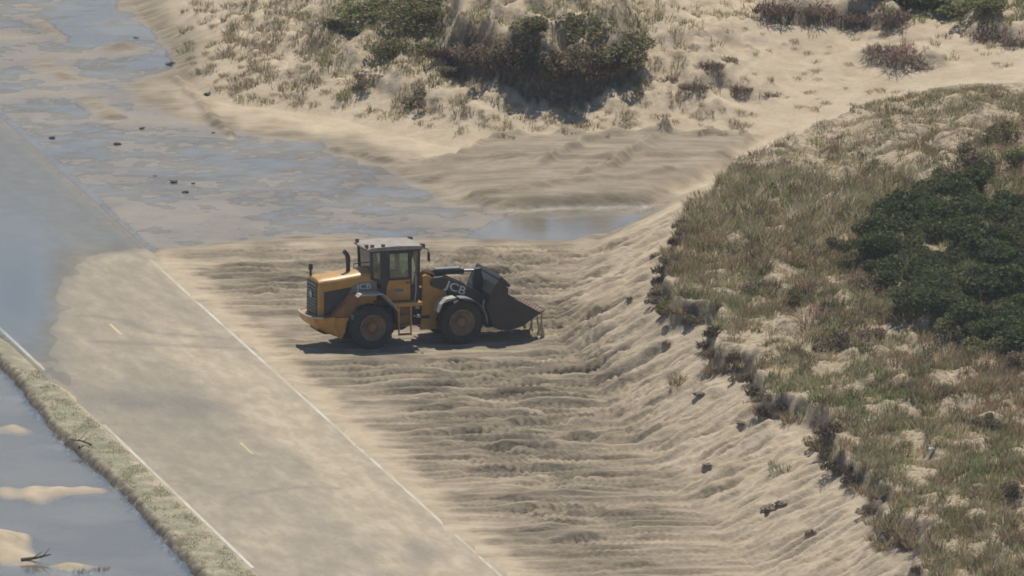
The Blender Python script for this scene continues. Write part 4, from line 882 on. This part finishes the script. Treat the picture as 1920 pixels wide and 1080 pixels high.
# dark thicket on the near dune
scatter([(1650, 440), (1730, 380), (1850, 335), (1960, 330), (1960, 680), (1870, 655), (1760, 595), (1650, 535), (1610, 500)], 40,
        lambda u, v, r: put('shrub', u, v, 'dark', r.uniform(.7, 1.35), 'rounded dark green shrub in the thicket on the near dune', 'shrub', 'dark shrubs of the near dune thicket', .15, .85, True), 34, 11)
for k, (u, v) in enumerate([(1600, 500), (1640, 455), (1690, 400), (1760, 355), (1840, 322), (1910, 312), (1630, 545), (1700, 590), (1780, 630), (1850, 668), (1905, 690), (1585, 470), (1665, 565)]):
    put('shrub', u + pr.uniform(-10, 10), v + pr.uniform(-5, 5), ('olive', 'lime', 'brown', 'olive')[k % 4], pr.uniform(.4, .8), 'small olive shrub on the fringe of the dark thicket', 'shrub', 'olive shrubs on the thicket fringe', .1, .9, True)
# single shrubs that stand out
for (u, v, kind, s, fl_, lab) in [
    (1250, 588, 'olive', .55, 1.0, 'small dark bush on the dune lip above the loader bucket'),
    (1820, 318, 'brown', .75, 1.0, 'reddish brown bush above the dark thicket'),
    (1885, 262, 'olive', .7, .9, 'olive bush near the crest of the near dune'),
    (1425, 545, 'brush', .95, .8, 'tangle of dead brown twigs in the grass above the dune lip'),
    (1560, 655, 'brown', .6, .9, 'dark brown bush beside a bare sand patch on the near dune'),
    (1625, 640, 'brown', .65, .9, 'brown bush just below the dark thicket'),
    (1700, 730, 'brown', .5, .8, 'low brown bush in the middle of the near dune'),
    (1840, 800, 'olive', .5, .9, 'low olive bush low on the near dune'),
    (1900, 930, 'brown', .55, .9, 'brown bush at the bottom corner of the near dune'),
    (1500, 560, 'olive', .45, .9, 'low olive bush on the brown part of the near dune'),
    (1140, 128, 'olive', 1.15, .8, 'broad olive bush overhanging the shaded bank of the far dune'),
    (1045, 135, 'brown', 1.2, .8, 'brown bush overhanging the deepest shade of the far dune bank'),
    (960, 118, 'brown', 1.0, .8, 'brown bush in the middle of the far dune bank'),
    (880, 105, 'redbrush', 1.0, .9, 'pinkish dead brush at the upper end of the far dune bank'),
    (1090, 70, 'olive', 1.2, .7, 'wide olive bush on top of the far dune'),
    (1000, 60, 'olive', .9, .7, 'small olive bush on top of the far dune'),
    (1190, 95, 'olive', .8, .8, 'olive bush at the sandy end of the far dune bank'),
    (700, 32, 'lime', 1.3, .6, 'yellow green bush at the top of the far dune slope'),
    (790, 60, 'olive', 1.2, .6, 'olive green bush on the upper far dune slope'),
    (740, 100, 'olive', 1.0, .6, 'grey green bush halfway down the far dune slope'),
    (820, 30, 'olive', 1.0, .6, 'dull green bush behind the pinkish brush on the far dune'),
    (780, 198, 'brown', .7, .7, 'low dark bush near the toe of the far dune slope'),
    (700, 150, 'brown', .6, .6, 'small brown bush on the middle of the far dune slope'),
    (1690, 112, 'redbrush', 1.15, .6, 'pinkish dead brush lying on the pale sand of the gap'),
    (1740, 125, 'redbrush', .8, .5, 'smaller pinkish dead brush beside the larger heap in the gap'),
    (1450, 22, 'brush', 1.1, .8, 'dark dead brush at the near end of the upper bank'),
    (1530, 25, 'redbrush', 1.1, .7, 'red brown dead brush along the upper bank'),
    (1610, 34, 'redbrush', 1.0, .7, 'red brown dead brush at the far end of the upper bank'),
    (1680, 40, 'brush', .9, .8, 'grey dead brush where the upper bank meets the gap'),
    (1700, 14, 'dark', 1.2, .7, 'dark green bush behind the upper bank'),
    (1770, 22, 'lime', 1.2, .7, 'bright green bush at the top edge above the gap'),
    (1850, 20, 'lime', 1.2, .6, 'green bush in the upper corner above the gap'),
    (1640, 0, 'lime', 1.0, .6, 'green bush at the very top behind the red brown brush'),
    (1850, 66, 'redbrush', .9, .6, 'pinkish brush on the sandy rim in the upper corner'),
    (1905, 80, 'brush', .9, .6, 'grey brush at the edge of the sandy rim in the upper corner'),
    (1330, 128, 'brush', .7, .8, 'grey dead brush standing on the low sand ridge'),
    (1300, 165, 'brush', .8, .6, 'grey dead brush fallen along the low sand ridge'),
    (1250, 150, 'redbrush', .7, .6, 'pinkish dead brush at the start of the low sand ridge'),
    (1390, 172, 'brush', .7, .6, 'grey dead brush at the end of the low sand ridge'),
    (790, 20, 'olive', 1.3, .6, 'broad olive bush at the top of the far slope above the dark bank'),
    (660, 60, 'olive', .9, .5, 'grey olive bush left of the bushes on the far slope'),
    (850, 140, 'brown', .7, .7, 'dark brown bush at the near foot of the far bank'),
    (1440, 178, 'brush', .8, .5, 'grey brush lying at the tip of the low sand ridge'),
    (1650, 95, 'redbrush', 1.0, .6, 'reddish brush at the near side of the heap in the gap'),
    (1360, 110, 'brush', .6, .6, 'thin grey brush on the sand above the low ridge'),
    (1575, 640, 'dark', .4, .9, 'very dark small bush beside a bare sand patch below the thicket'),
    (1640, 735, 'brown', .55, .8, 'brown scrub at a sandy scar in the green grass'),
    (1520, 172, 'brush', .45, .6, 'small dark brush alone on the bare sand of the gap')]:
    put('dead_brush' if 'brush' in kind else 'shrub', u, v, kind, s, lab, 'brush' if 'brush' in kind else 'shrub', None, .12, fl_, 'brush' not in kind)
for k, (u, v) in enumerate([(1228, 570), (1262, 592), (1300, 606), (1338, 668), (1356, 700), (1385, 715), (1412, 735), (1440, 752), (1478, 790), (1532, 838), (1552, 862), (1590, 905), (1630, 965), (1665, 1015), (1285, 440), (1250, 500)]):
    put('shrub', u, v, 'brown', pr.uniform(.28, .5), 'low dark brown scrub rooted in the eroded lip of the near dune', 'shrub', 'brown scrub along the near dune lip', .06, .9, True)
# tussocks and bared roots hanging over the eroded lip of the near dune
m_ = (np.abs(dSn - .10) < .07) & (X < 22.5) & (Y > -58) & (Y < 14); lx, ly = X[m_], Y[m_]; order = pr.permutation(len(lx)); chosen = []
for q in order:
    if all((lx[q] - a) ** 2 + ((ly[q] - b) * .55) ** 2 > .55 ** 2 for a, b in chosen): chosen.append((lx[q], ly[q]))
for k, (a, b) in enumerate(chosen):
    u, v = project(a, b, height_at(Z, np.array([a]), np.array([b]))[0])
    if not (-20 < u < 1940 and 340 < v < 1100) or pr.rand() < .2: continue
    if k % 2: put('grass_tussock', u, v, 'tussock', pr.uniform(.55, 1.0), 'brown grass tussock hanging over the eroded lip of the near dune', 'grass', 'tussocks along the near dune lip', .05)
    else: put('root_tangle', u, v + 3, 'roots', pr.uniform(.6, 1.1), 'dark root tangle bared in the eroded lip of the near dune', 'roots', 'bared roots along the near dune lip', .12)
for k in range(16):
    u = 825 + 24 * k; put('root_tangle', u, np.interp(u, [810, 850, 900, 955, 1000, 1060, 1120, 1180, 1215], [90, 108, 118, 122, 145, 150, 138, 110, 90]) + pr.uniform(-8, 14), 'roots', pr.uniform(.9, 1.5), 'dark root tangle hanging in the shaded bank of the far dune', 'roots', 'roots hanging in the far bank', .1)
for (u, v, kind, s, lab) in [(1272, 722, 'tussock', .9, 'dry brown tussock slipped down the sand slope below the dune lip'), (1466, 885, 'green', 1.2, 'green grass tuft low on the sand slope below the dune lip'), (1452, 872, 'green', .8, 'small green tuft beside the larger one on the sand slope'),
                             (1375, 640, 'green', 1.0, 'bright green tuft at a bare sand patch on the dune lip'), (1300, 385, 'tussock', .8, 'dark tussock on the nose of the near dune above the pool'), (1310, 365, 'green', .9, 'green tuft on the nose of the near dune above the pool'),
                             (60, 1072, 'green', .8, 'olive tuft on the sand mound in the pond corner'), (150, 1074, 'green', .8, 'olive tuft at the water edge of the pond mound'), (190, 1070, 'dry', .8, 'dry tuft at the tip of the pond sandbank')]:
    put('grass_tuft', u, v, kind, s, lab, 'grass', None, .02)
# scattered tufts on the far slope, the slumped sand and the gap
scatter([(330, 10), (560, 0), (650, 120), (720, 200), (600, 205), (430, 185), (350, 120)], 120, lambda u, v, r: put('grass_tuft', u, v, 'dry' if r.rand() < .8 else 'green', r.uniform(.5, 1.2), 'grey brown grass tuft on the pale slope beside the flooded wash', 'grass', 'tufts on the slope beside the wash', .02), 13, 31)
scatter([(640, 215), (900, 175), (1010, 205), (1190, 160), (1400, 200), (1430, 255), (930, 262), (780, 235)], 85, lambda u, v, r: put('grass_tuft', u, v, 'dry', r.uniform(.4, .9), 'small dry tuft on the slumped sand below the far bank', 'grass', 'tufts on the slumped sand', .03), 14, 32)
scatter([(1250, 10), (1400, 20), (1600, 70), (1790, 140), (1900, 110), (1910, 140), (1500, 215), (1450, 180), (1250, 120)], 45, lambda u, v, r: put('grass_tuft', u, v, 'dry', r.uniform(.35, .8), 'small dry tuft on the bare pale sand of the gap', 'grass', 'tufts in the sand gap', .03), 20, 33)

# ------------------------------------------------------------------ debris
M['debris'] = plain('dark_debris', (.055, .047, .04), .9, 0, .3, 8); M['clod'] = plain('damp_clod', (.21, .165, .115), .95, 0, .25, 6); M['wood'] = plain('driftwood', (.12, .095, .075), .9, 0, .25, 9); M['litter'] = plain('white_litter', (.75, .75, .73), .5, 0, .05, 5)
def lump(name, u, v, s, mat, label, cat, flat=.6, seed=0, group=None, twigs=0):
    x, y, z = hit(Z, u, v); bm = bmesh.new(); bmesh.ops.create_icosphere(bm, subdivisions=3, radius=1); r = np.random.RandomState(seed)
    co = np.array([w.co[:] for w in bm.verts]); q = 1 + .45 * fbm(co[:, 0] * 1.3 + seed * 3.1, co[:, 1] * 1.3 + co[:, 2] * 1.7, 3, 340)
    for w, k in zip(bm.verts, q): w.co = Vector((w.co.x * k, w.co.y * k, max(w.co.z * k * flat, -.25)))
    for j in range(twigs):
        a = r.uniform(0, 6.28); l = r.uniform(.9, 1.9); add_tube(bm, [(0, 0, .1), (.6 * l * math.cos(a), .6 * l * math.sin(a), .5), (l * math.cos(a), l * math.sin(a), r.uniform(.1, .9))], [.12, .08, .03], 5)
    o = finish(bm, name, mat, None, 0, smooth=False, props=dict(label=label, category=cat)); o.location = (x, y, z + .05 * s); o.scale = (s, s, s); o.rotation_euler = (0, 0, r.uniform(0, 6))
    if group: o['group'] = group
    return o
for k, (u, v, s, lab) in enumerate([(97, 260, .13, 'dark debris clump on the edge of the flooded road'), (220, 272, .13, 'dark debris clump in shallow water right of the flooded road'), (266, 242, .10, 'small dark clump near a sandbar in the wash'), (290, 331, .07, 'tiny dark clump in the middle of the wash'),
                                    (325, 343, .14, 'largest dark debris clump in the middle of the wash'), (347, 362, .11, 'dark clump just below the largest one in the wash'), (362, 345, .07, 'tiny dark clump beside the largest one in the wash'), (320, 122, .16, 'dark clump at the foot of the pale dune slope'),
                                    (255, 73, .10, 'dark clump beside the pale sand mound in the far water'), (390, 178, .15, 'dark clump at the toe of the dune beside the wash'), (400, 250, .06, 'tiny clump at the shore below the dune slope')]):
    lump('debris_clump', u, v, s, M['debris'], lab, 'debris', .5, 10 + k, twigs=4)
for k, (u, v, s, lab) in enumerate([(1440, 958, .26, 'dark sod clump lying low on the sand slope'), (1465, 948, .18, 'smaller sod clump beside the dark one on the slope'), (1390, 795, .16, 'crumbled sod below the dune lip'), (1325, 885, .14, 'small damp clod halfway down the sand slope'),
                                    (1250, 650, .15, 'damp clod on the slope right of the bucket'), (1310, 740, .18, 'damp clod under the dune lip'), (1520, 1000, .18, 'damp clod near the bottom of the slope'), (1230, 480, .2, 'damp clod on the bank beside the pool'), (1180, 560, .12, 'small clod on the bank behind the bucket')]):
    lump('sod_clump', u, v, s, M['clod'], lab, 'sod', .5, 40 + k, twigs=2)
def stick(name, u0, v0, u1, v1, r_, lab, lift=.12, br=2):
    a = Vector(hit(Z, u0, v0)); b = Vector(hit(Z, u1, v1)); b.y = a.y + .35; b.x = float(unproj(u1, v1, 0)[0]); b.z = a.z + .02
    bm = bmesh.new(); m_ = (a + b) / 2 + Vector((0, 0, lift)); add_tube(bm, [a + Vector((0, 0, .03)), m_, b + Vector((0, 0, .12))], [r_, r_ * .8, r_ * .35], 7)
    for k in range(br): p = a.lerp(b, .4 + .25 * k) + Vector((0, 0, lift * .8)); add_tube(bm, [p, p + Vector((.12, -.1, .12)), p + Vector((.3, .1, .2 + .1 * k))], [r_ * .5, r_ * .35, r_ * .15], 5)
    return finish(bm, name, M['wood'], None, 0, smooth=True, props=dict(label=lab, category='driftwood'))
stick('driftwood_branch', 172, 836, 130, 848, .035, 'dark driftwood branch poking from the road shoulder over the pond')
stick('driftwood_branch', 40, 1052, 95, 1050, .06, 'dark driftwood on the sand mound in the pond corner', .05)
lump('litter_scrap', 1747, 852, .09, M['litter'], 'white scrap of litter in the grass of the near dune', 'litter', .7, 77).location.z += .15

# ------------------------------------------------------------------ haze: the half kilometre of sea air between camera and beach
hm = bpy.data.materials.new('sea_air'); hm.use_nodes = True; ht = hm.node_tree; ht.nodes.clear()
vo = ht.nodes.new('ShaderNodeVolumePrincipled'); vo.inputs['Color'].default_value = (.88, .93, 1.0, 1); vo.inputs['Density'].default_value = HAZE; vo.inputs['Anisotropy'].default_value = .3
ho = ht.nodes.new('ShaderNodeOutputMaterial'); ht.links.new(vo.outputs[0], ho.inputs['Volume'])
hz = bmesh.new(); add_box(hz, -2600, 2600, -2600, 2600, -3, 135); hzo = finish(hz, 'haze', hm, None, 0); hzo['kind'] = 'stuff'; hzo['label'] = 'thin sea haze between the camera and the beach'
